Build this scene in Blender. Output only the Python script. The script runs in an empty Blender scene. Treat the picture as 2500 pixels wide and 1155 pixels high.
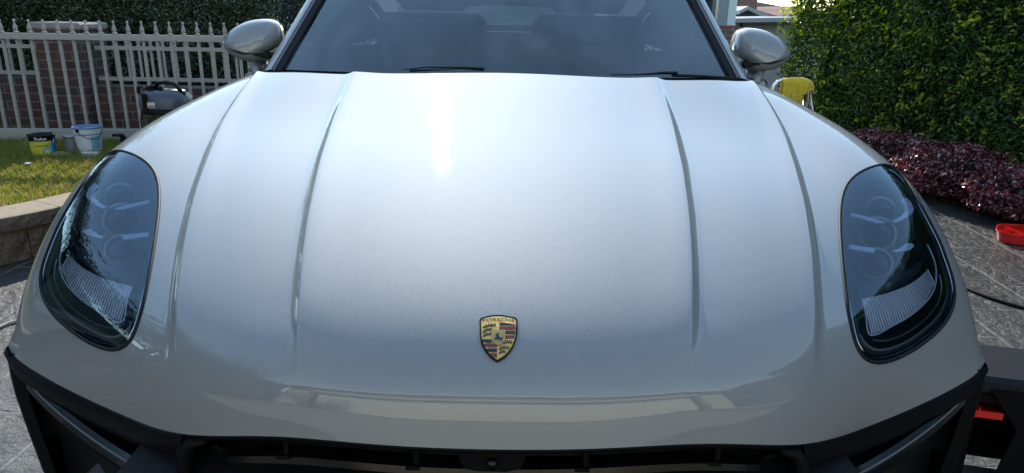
import bpy, math, random
import numpy as np
from mathutils import Vector, Matrix
from mathutils.bvhtree import BVHTree
random.seed(7); rng = np.random.default_rng(7)
SC = bpy.context.scene; COL = SC.collection
rad = math.radians

# ------------------------------------------------------------------ camera
CAM = np.array([0.0172, 0.0, 1.23]); PITCH = rad(17.5); ROLL = rad(1.097); YAW = rad(-0.2775); FPX = 1730.0
def pix_dir(u, v):
    x = (u-1250)/FPX; y = -(v-577.5)/FPX
    c, s = math.cos(ROLL), math.sin(ROLL)
    xr, yr = c*x-s*y, s*x+c*y
    d = np.array([xr, math.cos(PITCH)+yr*math.sin(PITCH), -math.sin(PITCH)+yr*math.cos(PITCH)])
    cy, sy = math.cos(YAW), math.sin(YAW)
    return np.array([cy*d[0]-sy*d[1], sy*d[0]+cy*d[1], d[2]])
def PY(u, v, Y):
    d = pix_dir(u, v); return CAM + d*Y/d[1]
def PZ(u, v, h):
    d = pix_dir(u, v); return CAM + d*(h-CAM[2])/d[2]
fw = pix_dir(1250, 577.5); rt = pix_dir(2250, 577.5)-pix_dir(250, 577.5)
fw = Vector(fw).normalized(); rt = Vector(rt).normalized(); up = rt.cross(fw).normalized()
cd = bpy.data.cameras.new('camera'); cam = bpy.data.objects.new('camera', cd); COL.objects.link(cam)
cd.sensor_width = 36; cd.lens = 36*FPX/2500; cd.clip_start = 0.05; cd.clip_end = 600
m = Matrix((rt, up, -fw)).transposed().to_4x4(); m.translation = Vector(CAM); cam.matrix_world = m
SC.camera = cam
A3 = np.array([rt, up, fw])
def project(p):                      # numpy (...,3) -> pixel u,v
    q = (np.asarray(p)-CAM)@A3.T
    return 1250+FPX*q[..., 0]/q[..., 2], 577.5-FPX*q[..., 1]/q[..., 2]

# ------------------------------------------------------------------ light
SUN_EL, SUN_AZ = rad(30.5), rad(-7.5)          # azimuth from +Y towards +X
W = bpy.data.worlds.new('World'); SC.world = W; W.use_nodes = True
nt = W.node_tree; nt.nodes.clear()
sky = nt.nodes.new('ShaderNodeTexSky'); sky.sky_type = 'NISHITA'; sky.sun_disc = False
sky.sun_elevation = SUN_EL; sky.sun_rotation = SUN_AZ; sky.air_density = 1.0; sky.dust_density = 0.0; sky.ozone_density = 1.3
bg = nt.nodes.new('ShaderNodeBackground'); bg.inputs['Strength'].default_value = 0.15
wo = nt.nodes.new('ShaderNodeOutputWorld'); wb = nt.nodes.new('ShaderNodeMixRGB'); wb.blend_type = 'MULTIPLY'; wb.inputs[0].default_value = 1; wb.inputs[2].default_value = (1.04, 1.0, .86, 1)   # white balance
nt.links.new(sky.outputs[0], wb.inputs[1]); nt.links.new(wb.outputs[0], bg.inputs[0]); nt.links.new(bg.outputs[0], wo.inputs[0])
sl = bpy.data.lights.new('sun', 'SUN'); sl.energy = 2.0; sl.angle = rad(0.53); sl.color = (1, .94, .84)
so = bpy.data.objects.new('sun', sl); COL.objects.link(so)
sd = Vector((math.sin(SUN_AZ)*math.cos(SUN_EL), math.cos(SUN_AZ)*math.cos(SUN_EL), math.sin(SUN_EL)))
so.rotation_euler = sd.to_track_quat('Z', 'Y').to_euler()
SC.view_settings.view_transform = 'Standard'; SC.view_settings.look = 'None'
SC.view_settings.exposure = 1.52; SC.view_settings.gamma = 1.0

# ------------------------------------------------------------------ materials
def mat(name, col=(.5, .5, .5), rough=.5, metal=0., coat=0., spec=.5, bump=None, var=None, trans=0., coatrough=.03, noise_scale=8, detail=6):
    m = bpy.data.materials.new(name); m.use_nodes = True; n = m.node_tree; b = n.nodes['Principled BSDF']
    b.inputs['Base Color'].default_value = (*col, 1); b.inputs['Roughness'].default_value = rough
    b.inputs['Metallic'].default_value = metal; b.inputs['Coat Weight'].default_value = coat
    b.inputs['Coat Roughness'].default_value = coatrough; b.inputs['Specular IOR Level'].default_value = spec
    tc = n.nodes.new('ShaderNodeTexCoord')
    if var:                                   # (second colour, scale)
        no = n.nodes.new('ShaderNodeTexNoise'); no.inputs['Scale'].default_value = var[1]; no.inputs['Detail'].default_value = detail
        n.links.new(tc.outputs['Object'], no.inputs['Vector'])
        rp = n.nodes.new('ShaderNodeValToRGB'); rp.color_ramp.elements[0].position = .35; rp.color_ramp.elements[1].position = .65
        rp.color_ramp.elements[0].color = (*col, 1); rp.color_ramp.elements[1].color = (*var[0], 1)
        n.links.new(no.outputs['Fac'], rp.inputs[0]); n.links.new(rp.outputs[0], b.inputs['Base Color'])
    if bump:                                  # (scale, strength, distance)
        nb = n.nodes.new('ShaderNodeTexNoise'); nb.inputs['Scale'].default_value = bump[0]; nb.inputs['Detail'].default_value = detail
        n.links.new(tc.outputs['Object'], nb.inputs['Vector'])
        bp = n.nodes.new('ShaderNodeBump'); bp.inputs['Strength'].default_value = bump[1]; bp.inputs['Distance'].default_value = bump[2]
        n.links.new(nb.outputs['Fac'], bp.inputs['Height']); n.links.new(bp.outputs[0], b.inputs['Normal'])
    return m
def leafmat(name, cols, rough=.35, transl=.35, spec=.5):
    m = bpy.data.materials.new(name); m.use_nodes = True; n = m.node_tree; b = n.nodes['Principled BSDF']
    g = n.nodes.new('ShaderNodeNewGeometry'); rp = n.nodes.new('ShaderNodeValToRGB'); cr = rp.color_ramp
    while len(cr.elements) < len(cols): cr.elements.new(.5)
    for i, c in enumerate(cols):
        cr.elements[i].position = i/(len(cols)-1); cr.elements[i].color = (*c, 1)
    n.links.new(g.outputs['Random Per Island'], rp.inputs[0]); n.links.new(rp.outputs[0], b.inputs['Base Color'])
    b.inputs['Roughness'].default_value = rough; b.inputs['Specular IOR Level'].default_value = spec
    t = n.nodes.new('ShaderNodeBsdfTranslucent'); hs = n.nodes.new('ShaderNodeHueSaturation')
    hs.inputs['Hue'].default_value = .485; hs.inputs['Value'].default_value = 1.9; hs.inputs['Saturation'].default_value = 1.1
    n.links.new(rp.outputs[0], hs.inputs['Color']); n.links.new(hs.outputs[0], t.inputs[0])
    mx = n.nodes.new('ShaderNodeMixShader'); mx.inputs[0].default_value = transl
    n.links.new(b.outputs[0], mx.inputs[1]); n.links.new(t.outputs[0], mx.inputs[2])
    n.links.new(mx.outputs[0], n.nodes['Material Output'].inputs[0])
    return m
def glassmat(name, tint=(.8, .85, .88), f0=.5, rough=0.0, boost=1.0, refl=(1, 1, 1)):
    m = bpy.data.materials.new(name); m.use_nodes = True; n = m.node_tree; n.nodes.remove(n.nodes['Principled BSDF'])
    tr = n.nodes.new('ShaderNodeBsdfTransparent'); tr.inputs[0].default_value = (*tint, 1)
    gl = n.nodes.new('ShaderNodeBsdfGlossy'); gl.inputs['Roughness'].default_value = rough; gl.inputs[0].default_value = (*refl, 1)
    lw = n.nodes.new('ShaderNodeFresnel'); lw.inputs[0].default_value = 1.52
    mu = n.nodes.new('ShaderNodeMath'); mu.operation = 'MULTIPLY'; mu.inputs[1].default_value = boost; mu.use_clamp = True
    n.links.new(lw.outputs[0], mu.inputs[0])
    mx = n.nodes.new('ShaderNodeMixShader'); n.links.new(mu.outputs[0], mx.inputs[0])
    n.links.new(tr.outputs[0], mx.inputs[1]); n.links.new(gl.outputs[0], mx.inputs[2])
    n.links.new(mx.outputs[0], n.nodes['Material Output'].inputs[0])
    return m
def brickmat(name, c1, c2, mortar, bw=.23, rh=.076, ms=.01, swap=False, bump=.6, rough=.85, rot=0., noise_amt=.5, offset=.5, coat=0., squash=1.0):
    m = bpy.data.materials.new(name); m.use_nodes = True; n = m.node_tree; b = n.nodes['Principled BSDF']; L = n.links.new
    tc = n.nodes.new('ShaderNodeTexCoord'); sp = n.nodes.new('ShaderNodeSeparateXYZ'); L(tc.outputs['Object'], sp.inputs[0])
    cb = n.nodes.new('ShaderNodeCombineXYZ')
    if swap == 'ground':
        L(sp.outputs['Y'], cb.inputs['X']); L(sp.outputs['X'], cb.inputs['Y'])
    else:
        ad = n.nodes.new('ShaderNodeMath'); L(sp.outputs['X'], ad.inputs[0]); L(sp.outputs['Y'], ad.inputs[1])
        L(ad.outputs[0], cb.inputs['X']); L(sp.outputs['Z'], cb.inputs['Y'])
    mp = n.nodes.new('ShaderNodeMapping'); mp.inputs['Rotation'].default_value = (0, 0, rot); L(cb.outputs[0], mp.inputs[0])
    ns = n.nodes.new('ShaderNodeTexNoise'); ns.inputs['Scale'].default_value = 5; ns.inputs['Detail'].default_value = 4; L(mp.outputs[0], ns.inputs['Vector'])
    va = n.nodes.new('ShaderNodeVectorMath'); va.operation = 'MULTIPLY_ADD'; L(ns.outputs['Color'], va.inputs[0]); va.inputs[1].default_value = (.03*noise_amt,)*3; L(mp.outputs[0], va.inputs[2])
    br = n.nodes.new('ShaderNodeTexBrick'); L(va.outputs[0], br.inputs['Vector'])
    br.inputs['Scale'].default_value = 1; br.inputs['Brick Width'].default_value = bw; br.inputs['Row Height'].default_value = rh
    br.inputs['Mortar Size'].default_value = ms; br.inputs['Mortar Smooth'].default_value = .3; br.offset = offset; br.squash = squash
    br.inputs['Color1'].default_value = (*c1, 1); br.inputs['Color2'].default_value = (*c2, 1); br.inputs['Mortar'].default_value = (*mortar, 1)
    n2 = n.nodes.new('ShaderNodeTexNoise'); n2.inputs['Scale'].default_value = 30; n2.inputs['Detail'].default_value = 8; L(tc.outputs['Object'], n2.inputs['Vector'])
    mx = n.nodes.new('ShaderNodeMixRGB'); mx.blend_type = 'OVERLAY'; mx.inputs[0].default_value = .6; L(br.outputs['Color'], mx.inputs[1]); L(n2.outputs['Fac'], mx.inputs[2])
    L(mx.outputs[0], b.inputs['Base Color']); b.inputs['Roughness'].default_value = rough
    b.inputs['Coat Weight'].default_value = coat; b.inputs['Coat Roughness'].default_value = .25
    m2 = n.nodes.new('ShaderNodeMath'); m2.operation = 'MULTIPLY_ADD'; L(br.outputs['Fac'], m2.inputs[0]); m2.inputs[1].default_value = -1.0; L(n2.outputs['Fac'], m2.inputs[2])
    bp = n.nodes.new('ShaderNodeBump'); bp.inputs['Strength'].default_value = bump; bp.inputs['Distance'].default_value = .006
    L(m2.outputs[0], bp.inputs['Height']); L(bp.outputs[0], b.inputs['Normal'])
    m['bump'] = 1
    return m

def paintmat():
    m = mat('silver_paint', (.236, .246, .252), .72, .34, 1.0, coatrough=.02)
    n = m.node_tree; b = n.nodes['Principled BSDF']; b.inputs['Coat IOR'].default_value = 1.6
    tc = n.nodes.new('ShaderNodeTexCoord'); v = n.nodes.new('ShaderNodeTexVoronoi'); v.inputs['Scale'].default_value = 1100
    n.links.new(tc.outputs['Object'], v.inputs['Vector'])
    nm = n.nodes.new('ShaderNodeVectorMath'); nm.operation = 'SUBTRACT'; n.links.new(v.outputs['Color'], nm.inputs[0]); nm.inputs[1].default_value = (.5,)*3
    sc = n.nodes.new('ShaderNodeVectorMath'); sc.operation = 'SCALE'; sc.inputs['Scale'].default_value = .11; n.links.new(nm.outputs[0], sc.inputs[0])
    g = n.nodes.new('ShaderNodeNewGeometry'); ad = n.nodes.new('ShaderNodeVectorMath'); n.links.new(g.outputs['Normal'], ad.inputs[0]); n.links.new(sc.outputs[0], ad.inputs[1])
    no = n.nodes.new('ShaderNodeVectorMath'); no.operation = 'NORMALIZE'; n.links.new(ad.outputs[0], no.inputs[0]); n.links.new(no.outputs[0], b.inputs['Normal'])
    # wash marks: faint smudges that dull the lacquer
    ns = n.nodes.new('ShaderNodeTexNoise'); ns.inputs['Scale'].default_value = 9; ns.inputs['Detail'].default_value = 9; ns.inputs['Roughness'].default_value = .7; n.links.new(tc.outputs['Object'], ns.inputs['Vector'])
    mr = n.nodes.new('ShaderNodeMapRange'); mr.inputs['From Min'].default_value = .45; mr.inputs['From Max'].default_value = .7; mr.inputs['To Min'].default_value = .014; mr.inputs['To Max'].default_value = .03
    n.links.new(ns.outputs['Fac'], mr.inputs['Value']); n.links.new(mr.outputs[0], b.inputs['Coat Roughness'])
    return m
M = dict(
 paint=paintmat(),
 black=mat('black_plastic', (.003, .0032, .004), .5, spec=.10, bump=(900, .15, .001)),
 gloss=mat('gloss_black', (.003, .003, .004), .12, spec=.25),
 rubber=mat('rubber', (.005, .005, .006), .6, spec=.25),
 void=mat('dark_recess', (.004, .004, .005), .8),
 chrome=mat('chrome', (.75, .76, .78), .08, 1.0),
 alu=mat('satin_metal', (.5, .51, .53), .25, 1.0),
 grey=mat('grey_plastic', (.16, .16, .17), .45, bump=(40, .1, .002)),
 housing=mat('lamp_housing', (.012, .018, .034), .35, spec=.5),
 blade=mat('light_blade', (.50, .58, .74), .15, 0.1, coat=1),
 clear=glassmat('lamp_glass', (.92, .95, 1.0), boost=1.15, refl=(.72, .86, 1.0)),
 wind=glassmat('windscreen_glass', (.22, .28, .33), boost=2.0, refl=(.86, .96, 1.0)),
 side=glassmat('side_glass', (.3, .33, .33), boost=1.2),
 trim=mat('cabin_trim', (.022, .025, .030), .7, bump=(200, .2, .002)),
 beige=mat('beige_trim', (.42, .41, .38), .7), ribs=mat('ribbed_mirror', (.85, .88, .92), .3, .15),
 tyre=mat('tyre_rubber', (.02, .02, .02), .8, bump=(60, .3, .003)),
)

# ------------------------------------------------------------------ mesh helpers
def mesh(name, V, F, mt=None, parent=None, smooth=False, angle=None):
    me = bpy.data.meshes.new(name); me.from_pydata([tuple(map(float, v)) for v in V], [], [tuple(map(int, f)) for f in F]); me.update()
    if smooth: me.polygons.foreach_set('use_smooth', [True]*len(me.polygons))
    if angle is not None:
        me.set_sharp_from_angle(angle=rad(angle))
    o = bpy.data.objects.new(name, me); COL.objects.link(o)
    if mt is not None:
        for q in (mt if isinstance(mt, list) else [mt]): me.materials.append(q)
    if parent is not None: o.parent = parent
    return o
class MB:
    def __init__(s): s.V = []; s.F = []; s.mi = []; s.cur = 0
    def add(s, V, F):
        b = len(s.V); s.V += [tuple(v) for v in V]; s.F += [tuple(i+b for i in f) for f in F]; s.mi += [s.cur]*len(F); return s
    def box(s, c, d, rz=0, rx=0, ry=0, bev=0):
        c = Vector(c); R = Matrix.Rotation(rz, 3, 'Z')@Matrix.Rotation(ry, 3, 'Y')@Matrix.Rotation(rx, 3, 'X'); hx, hy, hz = d[0]/2, d[1]/2, d[2]/2
        if bev <= 0:
            V = [c+R@Vector((x*hx, y*hy, z*hz)) for x in (-1, 1) for y in (-1, 1) for z in (-1, 1)]
            return s.add(V, [(0, 1, 3, 2), (4, 6, 7, 5), (0, 4, 5, 1), (2, 3, 7, 6), (0, 2, 6, 4), (1, 5, 7, 3)])
        V = []; idx = {}
        for x in (-1, 1):
            for y in (-1, 1):
                for z in (-1, 1):
                    for a in range(3):
                        p = [x*hx, y*hy, z*hz]
                        for k in range(3):
                            if k != a: p[k] -= (x, y, z)[k]*bev
                        idx[(x, y, z, a)] = len(V); V.append(c+R@Vector(p))
        F = []
        for a in range(3):
            o = [k for k in range(3) if k != a]
            for sg in (-1, 1):
                q = []
                for u, v in ((-1, -1), (1, -1), (1, 1), (-1, 1)):
                    t = [0, 0, 0]; t[a] = sg; t[o[0]] = u; t[o[1]] = v; q.append(idx[(*t, a)])
                F.append(q if (sg > 0) == (a != 1) else q[::-1])
            for u in (-1, 1):
                for v in (-1, 1):
                    k1, k2 = o; t1 = [0, 0, 0]; t1[k1] = u; t1[k2] = v
                    ta = t1[:]; ta[a] = -1; tb = t1[:]; tb[a] = 1
                    F.append([idx[(*ta, k1)], idx[(*tb, k1)], idx[(*tb, k2)], idx[(*ta, k2)]])
        for x in (-1, 1):
            for y in (-1, 1):
                for z in (-1, 1): F.append([idx[(x, y, z, a)] for a in range(3)])
        return s.add(V, F)
    def tube(s, P, r, n=10, closed=False, cap=True, flat=1.0, upv=None):
        P = [Vector(p) for p in P]; N = len(P); rr = r if hasattr(r, '__len__') else [r]*N; V = []; F = []
        prev = None
        for i, p in enumerate(P):
            a = P[(i-1) % N] if (closed or i > 0) else p; b = P[(i+1) % N] if (closed or i < N-1) else p
            t = (b-a).normalized()
            if upv is not None: ref = Vector(upv)
            else: ref = prev if prev is not None else (Vector((0, 0, 1)) if abs(t.z) < .9 else Vector((1, 0, 0)))
            e = (ref-t*ref.dot(t)); e = e.normalized() if e.length > 1e-6 else t.orthogonal().normalized()
            prev = e; f = t.cross(e)
            for k in range(n):
                an = 2*math.pi*k/n; V.append(p+(e*math.cos(an)*flat+f*math.sin(an))*rr[i])
        for i in range(N if closed else N-1):
            j = (i+1) % N
            for k in range(n): F.append((i*n+k, i*n+(k+1) % n, j*n+(k+1) % n, j*n+k))
        if cap and not closed: F += [tuple(range(n))[::-1], tuple((N-1)*n+k for k in range(n))]
        return s.add(V, F)
    def lathe(s, c, prof, n=32, ax=None):      # prof: (radius, height)
        c = Vector(c); V = []; F = []; Q = Vector((0, 0, 1)).rotation_difference(Vector(ax).normalized()) if ax is not None else None
        for r, z in prof:
            for k in range(n):
                a = 2*math.pi*k/n; p = Vector((r*math.cos(a), r*math.sin(a), z))
                V.append(c+(Q@p if Q else p))
        for i in range(len(prof)-1):
            for k in range(n): F.append((i*n+k, i*n+(k+1) % n, (i+1)*n+(k+1) % n, (i+1)*n+k))
        return s.add(V, F)
    def build(s, name, mt, parent=None, smooth=False, angle=None):
        o = mesh(name, s.V, s.F, mt, parent, smooth, angle)
        if isinstance(mt, list): o.data.polygons.foreach_set('material_index', s.mi)
        return o
def grid(pts, name, mt, parent=None, smooth=True, angle=None, flip=False):     # pts [i][j] -> surface
    a = np.asarray(pts, float); n, m_ = a.shape[:2]
    F = [(i*m_+j, i*m_+j+1, (i+1)*m_+j+1, (i+1)*m_+j) for i in range(n-1) for j in range(m_-1)]
    if flip: F = [f[::-1] for f in F]
    return mesh(name, a.reshape(-1, 3), F, mt, parent, smooth, angle)
def tag(o, label=None, cat=None, group=None, kind=None):
    if label: o['label'] = label
    if cat: o['category'] = cat
    if group: o['group'] = group
    if kind: o['kind'] = kind
    return o
def empty(name, loc, label, cat, group=None):
    o = bpy.data.objects.new(name, None); COL.objects.link(o); o.location = loc; tag(o, label, cat, group); o.empty_display_size = .1
    return o
def child(o, root):        # keep world coordinates when the root sits at loc
    o.parent = root; o.matrix_parent_inverse = Matrix.Translation(root.location).inverted(); return o
def natural(xs, ys, xq):   # natural cubic spline, ys (n,...)
    xs = np.asarray(xs, float); ys = np.asarray(ys, float); n = len(xs); h = np.diff(xs)
    A = np.zeros((n, n)); B = np.zeros_like(ys); A[0, 0] = A[-1, -1] = 1
    for i in range(1, n-1):
        A[i, i-1] = h[i-1]; A[i, i] = 2*(h[i-1]+h[i]); A[i, i+1] = h[i]
        B[i] = 6*((ys[i+1]-ys[i])/h[i]-(ys[i]-ys[i-1])/h[i-1])
    Mx = np.linalg.solve(A, B.reshape(n, -1)).reshape(ys.shape)
    k = np.clip(np.searchsorted(xs, xq)-1, 0, n-2); t = (xq-xs[k]); hk = h[k]
    e = (slice(None),)+(None,)*(ys.ndim-1); t = t[e]; hk = hk[e]
    return (Mx[k]*(hk-t)**3+Mx[k+1]*t**3)/(6*hk)+(ys[k]/hk-Mx[k]*hk/6)*(hk-t)+(ys[k+1]/hk-Mx[k+1]*hk/6)*t
def smooth_poly(pts, n, closed=False):
    p = np.asarray(pts, float)
    if closed: p = np.vstack([p[-3:], p, p[:4]])
    d = np.r_[0, np.cumsum(np.linalg.norm(np.diff(p, axis=0), axis=1))]
    if closed:
        a, b = d[3], d[-4]; return natural(d, p, np.linspace(a, b, n, endpoint=False))
    return natural(d, p, np.linspace(0, d[-1], n))
def sstep(a, b, x):
    t = np.clip((x-a)/(b-a), 0, 1); return t*t*(3-2*t)

# ================================================================== CAR
car = empty('car', (0, 2.9, 0), 'silver sport utility car seen nose-on filling the driveway, bonnet closed', 'car')
def cp(o): return child(o, car)
def cpp(o, par):           # sub-part: parent is a part whose own matrix_world is identity in rest
    o.parent = par; return o

# control net of the bonnet and front wings, right half: columns centre -> wheel arch, rows lip -> cowl
NET = [
 [(0,.800,.685),(0,.807,.741),(0,.824,.773),(0,.871,.8084),(0,.969,.8471),(0,1.219,.9044),(0,1.66,.983),(0,2.21,1.0545)],
 [(.153,.81,.683),(.153,.818,.739),(.153,.836,.770),(.155,.883,.8055),(.157,.981,.845),(.16,1.225,.9025),(.165,1.66,.9805),(.17,2.205,1.0525)],
 [(.300,.850,.667),(.303,.859,.724),(.306,.878,.757),(.312,.925,.793),(.32,1.02,.834),(.33,1.25,.896),(.34,1.68,.9755),(.35,2.195,1.0485)],
 [(.463,.915,.624),(.473,.928,.688),(.482,.95,.724),(.495,1.0,.765),(.515,1.10,.815),(.54,1.32,.886),(.565,1.72,.966),(.59,2.19,1.043)],
 [(.615,1.03,.582),(.640,1.042,.645),(.655,1.065,.690),(.672,1.12,.748),(.69,1.225,.815),(.705,1.42,.892),(.71,1.78,.971),(.70,2.19,1.036)],
 [(.775,1.130,.574),(.808,1.16,.632),(.828,1.205,.690),(.842,1.28,.770),(.853,1.385,.852),(.850,1.578,.931),(.826,1.895,.992),(.773,2.19,1.036)],
 [(.908,1.215,.578),(.938,1.262,.625),(.948,1.31,.679),(.949,1.38,.752),(.943,1.48,.828),(.929,1.67,.897),(.905,1.95,.933),(.885,2.25,.935)],
 [(.968,1.27,.586),(.976,1.32,.616),(.979,1.36,.650),(.977,1.415,.70),(.973,1.51,.745),(.967,1.69,.768),(.967,2.0,.66),(.967,2.27,.40)],
]
C = np.array(NET)                                    # [col,row,3]
for _j, _k in enumerate((.934, .934, .937, .950, .968, .99)):    # cowl line bows forward at the centre
    C[_j, 7] = CAM+(C[_j, 7]-CAM)*_k
C[0, 7] = (0, 2.065, 1.067); C[0, :, 0] = 0; C[3:6, 7, 2] += (.005, .009, .006)
Cm = C[1:][::-1].copy(); Cm[..., 0] *= -1; full = np.vstack([Cm, C])
def chord(a):                                        # mean chord parameter along axis 0
    d = np.linalg.norm(np.diff(a, axis=0), axis=2).mean(1); return np.r_[0, np.cumsum(d)]
ps = chord(full); ps = ps-ps[7]; pt = chord(np.transpose(C, (1, 0, 2)))
NT = 230; NS = 401
ts = np.linspace(0, pt[-1], NT); ss = np.linspace(0, ps[-1], NS)
rowsS = natural(ps, full, np.r_[-ss[::-1][:-1], ss])                    # [2NS-1, row, 3]
surf = natural(pt, np.transpose(rowsS, (1, 0, 2)), ts)                 # [NT, 2NS-1, 3]
def gsm(a, sig, axis):                                                  # fairing with odd reflection at the ends
    r = int(3*sig); k = np.exp(-.5*(np.arange(-r, r+1)/sig)**2); k /= k.sum(); a = np.moveaxis(a, axis, 0)
    lo = 2*a[0]-a[1:r+1][::-1]; hi = 2*a[-1]-a[-r-1:-1][::-1]; b = np.concatenate([lo, a, hi])
    out = sum(k[i]*b[i:i+len(a)] for i in range(2*r+1)); return np.moveaxis(out, 0, axis)
surf = gsm(surf, 7, 0); surf = gsm(surf, 14, 1)
base = surf[:, NS-1:]                                                   # right half
base[:, 0, 0] = 0
# crease lines, found where the photographed lines fall on the surface
c1R = np.array([(1606,190),(1620,230),(1644,300),(1668,400),(1685,520),(1692,640),(1693,760),(1689,890),(1686,1200)]); c1L = np.array([(872,165),(848,230),(822,300),(790,400),(764,520),(748,640),(741,760),(735,890),(732,1200)])
c2R = np.array([(1850,190),(1878,240),(1912,310),(1942,400),(1966,500),(1981,620),(1988,760),(1986,900),(1984,1200)]); c2L = np.array([(652,165),(590,240),(545,310),(508,400),(480,480),(452,600),(437,740),(430,900),(428,1200)])
def crossing(line, row, mirror):
    p = row.copy(); p[:, 0] *= (-1 if mirror else 1); u, v = project(p)
    x = np.interp(v, line[:, 1], line[:, 0]); f = (x-u) if not mirror else (u-x)
    i = int(np.argmax(f < 0)); 
    if i == 0: return None
    return ss[i-1]+(ss[i]-ss[i-1])*f[i-1]/(f[i-1]-f[i])
def crease(R, L):
    out = []
    for k in range(NT):
        a, b = crossing(R, base[k], False), crossing(L, base[k], True)
        out.append(.5*((a or b)+(b or a)))
    out = np.array(out); r = 12; kk = np.exp(-.5*(np.arange(-r, r+1)/5.)**2); kk /= kk.sum()
    pad = np.r_[2*out[0]-out[1:r+1][::-1], out, 2*out[-1]-out[-r-1:-1][::-1]]
    return np.convolve(pad, kk, 'valid')
s1 = crease(c1R, c1L); s2 = crease(c2R, c2L)
n1, n2, n3 = 54, 60, 118
def rowat(k, sq):
    return np.stack([np.interp(sq, ss, base[k, :, i]) for i in range(3)], 1)
H = []; D1 = []; D2 = []
for k in range(NT):
    sq = np.r_[np.linspace(0, s1[k], n1, endpoint=False), np.linspace(s1[k], s2[k], n2, endpoint=False), np.linspace(s2[k], ss[-1], n3)]
    H.append(rowat(k, sq)); D1.append(sq-s1[k]); D2.append(sq-s2[k])
H = np.array(H); D1 = np.array(D1); D2 = np.array(D2)
tu = np.gradient(H, axis=1); tv = np.gradient(H, axis=0); Nn = np.cross(tu, tv); Nn /= np.linalg.norm(Nn, axis=2, keepdims=True)
yv = project(H)[1]
def prof(d, win, wout, fall):
    a = np.where(d < 0, .5*np.exp(-(d/win)**2), (.5-1.0*np.sin(np.pi/2*np.clip(d/fall, 0, 1)))*np.exp(-(np.maximum(d-fall, 0)/wout)**2))
    return a
y1 = yv[np.arange(NT), n1][:, None]; y2 = yv[np.arange(NT), n1+n2][:, None]
amp1 = .0104*sstep(960, 740, y1)*(1-.22*sstep(300, 178, y1)); amp2 = .0112*sstep(960, 740, y2)*(1-.2*sstep(300, 190, y2))
dz = amp1*prof(D1, .05, .10, .027)+amp2*prof(D2, .05, .10, .029)
H = H+Nn*dz[..., None]
tq = np.arange(NT)/(NT-1)
NC = H.shape[1]

# headlamp opening
HLz = [(330,48),(250,58),(190,82),(135,120),(100,165),(78,230),(69,310),(69,400),(76,520),(88,650),(100,750),(115,860),(135,960),(160,1045),(195,1095),(240,1120),(300,1122),(380,1098),(460,1058),(540,1002),(610,940),(660,870),(688,790),(690,720),(672,640),(645,560),(612,470),(570,385),(520,290),(465,190),(425,125),(385,72)]
HL = np.array([(2020+x/2.22, 380+y/2.22) for x, y in HLz])
HLc = smooth_poly(HL, 220, True)
def inside(poly, u, v):
    c = np.zeros(u.shape, bool); x, y = poly[:, 0], poly[:, 1]; xj, yj = np.roll(x, 1), np.roll(y, 1)
    for a, b, p, q in zip(x, y, xj, yj):
        m_ = ((b > v) != (q > v)); c ^= m_ & (u < (p-a)*(v-b)/((q-b) if q != b else 1e-9)+a)
    return c
U, Vv = project(H); _n = np.cross(np.gradient(H, axis=1), np.gradient(H, axis=0)); _n /= np.linalg.norm(_n, axis=2, keepdims=True); _d = H-CAM; _d /= np.linalg.norm(_d, axis=2, keepdims=True)
_f = (_n*_d).sum(2); _f *= np.sign(_f[NT//2, 5])            # >0 where the skin faces the camera
ins = inside(HLc, U, Vv) & (_f > .02)
quads = np.array([(i*NC+j, i*NC+j+1, (i+1)*NC+j+1, (i+1)*NC+j) for i in range(NT-1) for j in range(NC-1)])
_hf = H.reshape(-1, 3)
bvh = BVHTree.FromPolygons([Vector(p) for p in np.vstack([_hf, _hf*[-1, 1, 1]])], [tuple(q) for q in np.vstack([quads, (quads+len(_hf))[:, ::-1]])])
def hit(u, v, lift=0., deep=0.):
    d = Vector(pix_dir(u, v)).normalized(); r = bvh.ray_cast(Vector(CAM), d)
    if r[0] is None:
        # just off the silhouette: nearest point
        r = bvh.find_nearest(Vector(CAM)+d*1.6)
    n = r[1]; n = n if n.dot(d) < 0 else -n
    return r[0]+n*lift+d*deep
HLc = HLc.copy(); _c = HLc.mean(0)
for _i in range(len(HLc)):                       # keep the opening on the near side of the wing crest
    for _k in range(60):
        _dd = Vector(pix_dir(*HLc[_i])).normalized(); _r = bvh.ray_cast(Vector(CAM), _dd)
        if _r[0] is not None and abs(_r[1].dot(_dd)) > .10 and _r[0].y < 1.60: break
        HLc[_i] += (_c-HLc[_i])*.006
_k = np.exp(-.5*(np.arange(-5, 6)/2.2)**2); _k /= _k.sum(); HLc = sum(_k[_j]*np.roll(HLc, _j-5, 0) for _j in range(11))
ins &= inside(HLc, U, Vv)
rim3 = [hit(u, v) for u, v in HLc]
insf = ins.reshape(-1)[quads]; allin = insf.all(1); anyin = insf.any(1)
HV = H.reshape(-1, 3).copy(); LV = HV.copy(); uvf = np.stack([U.reshape(-1), Vv.reshape(-1)], 1)
keep = quads[~allin]; lens = quads[anyin]
def nearest_rim(p2):
    a = HLc; b = np.roll(HLc, -1, 0); ab = b-a; t = np.clip(((p2-a)*ab).sum(1)/(ab**2).sum(1), 0, 1); q = a+ab*t[:, None]
    i = np.argmin(((q-p2)**2).sum(1)); return rim3[i].lerp(rim3[(i+1) % len(rim3)], float(t[i]))
bnd = quads[anyin & ~allin]; insflat = ins.reshape(-1)
for vi in set(bnd.reshape(-1).tolist()):
    p = nearest_rim(uvf[vi])
    if insflat[vi]: HV[vi] = p
    else: LV[vi] = p
def mirrored(V, F):
    V2 = V.copy(); V2[:, 0] *= -1; return V2, F[:, ::-1]
V2, F2 = mirrored(HV, keep)
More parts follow.
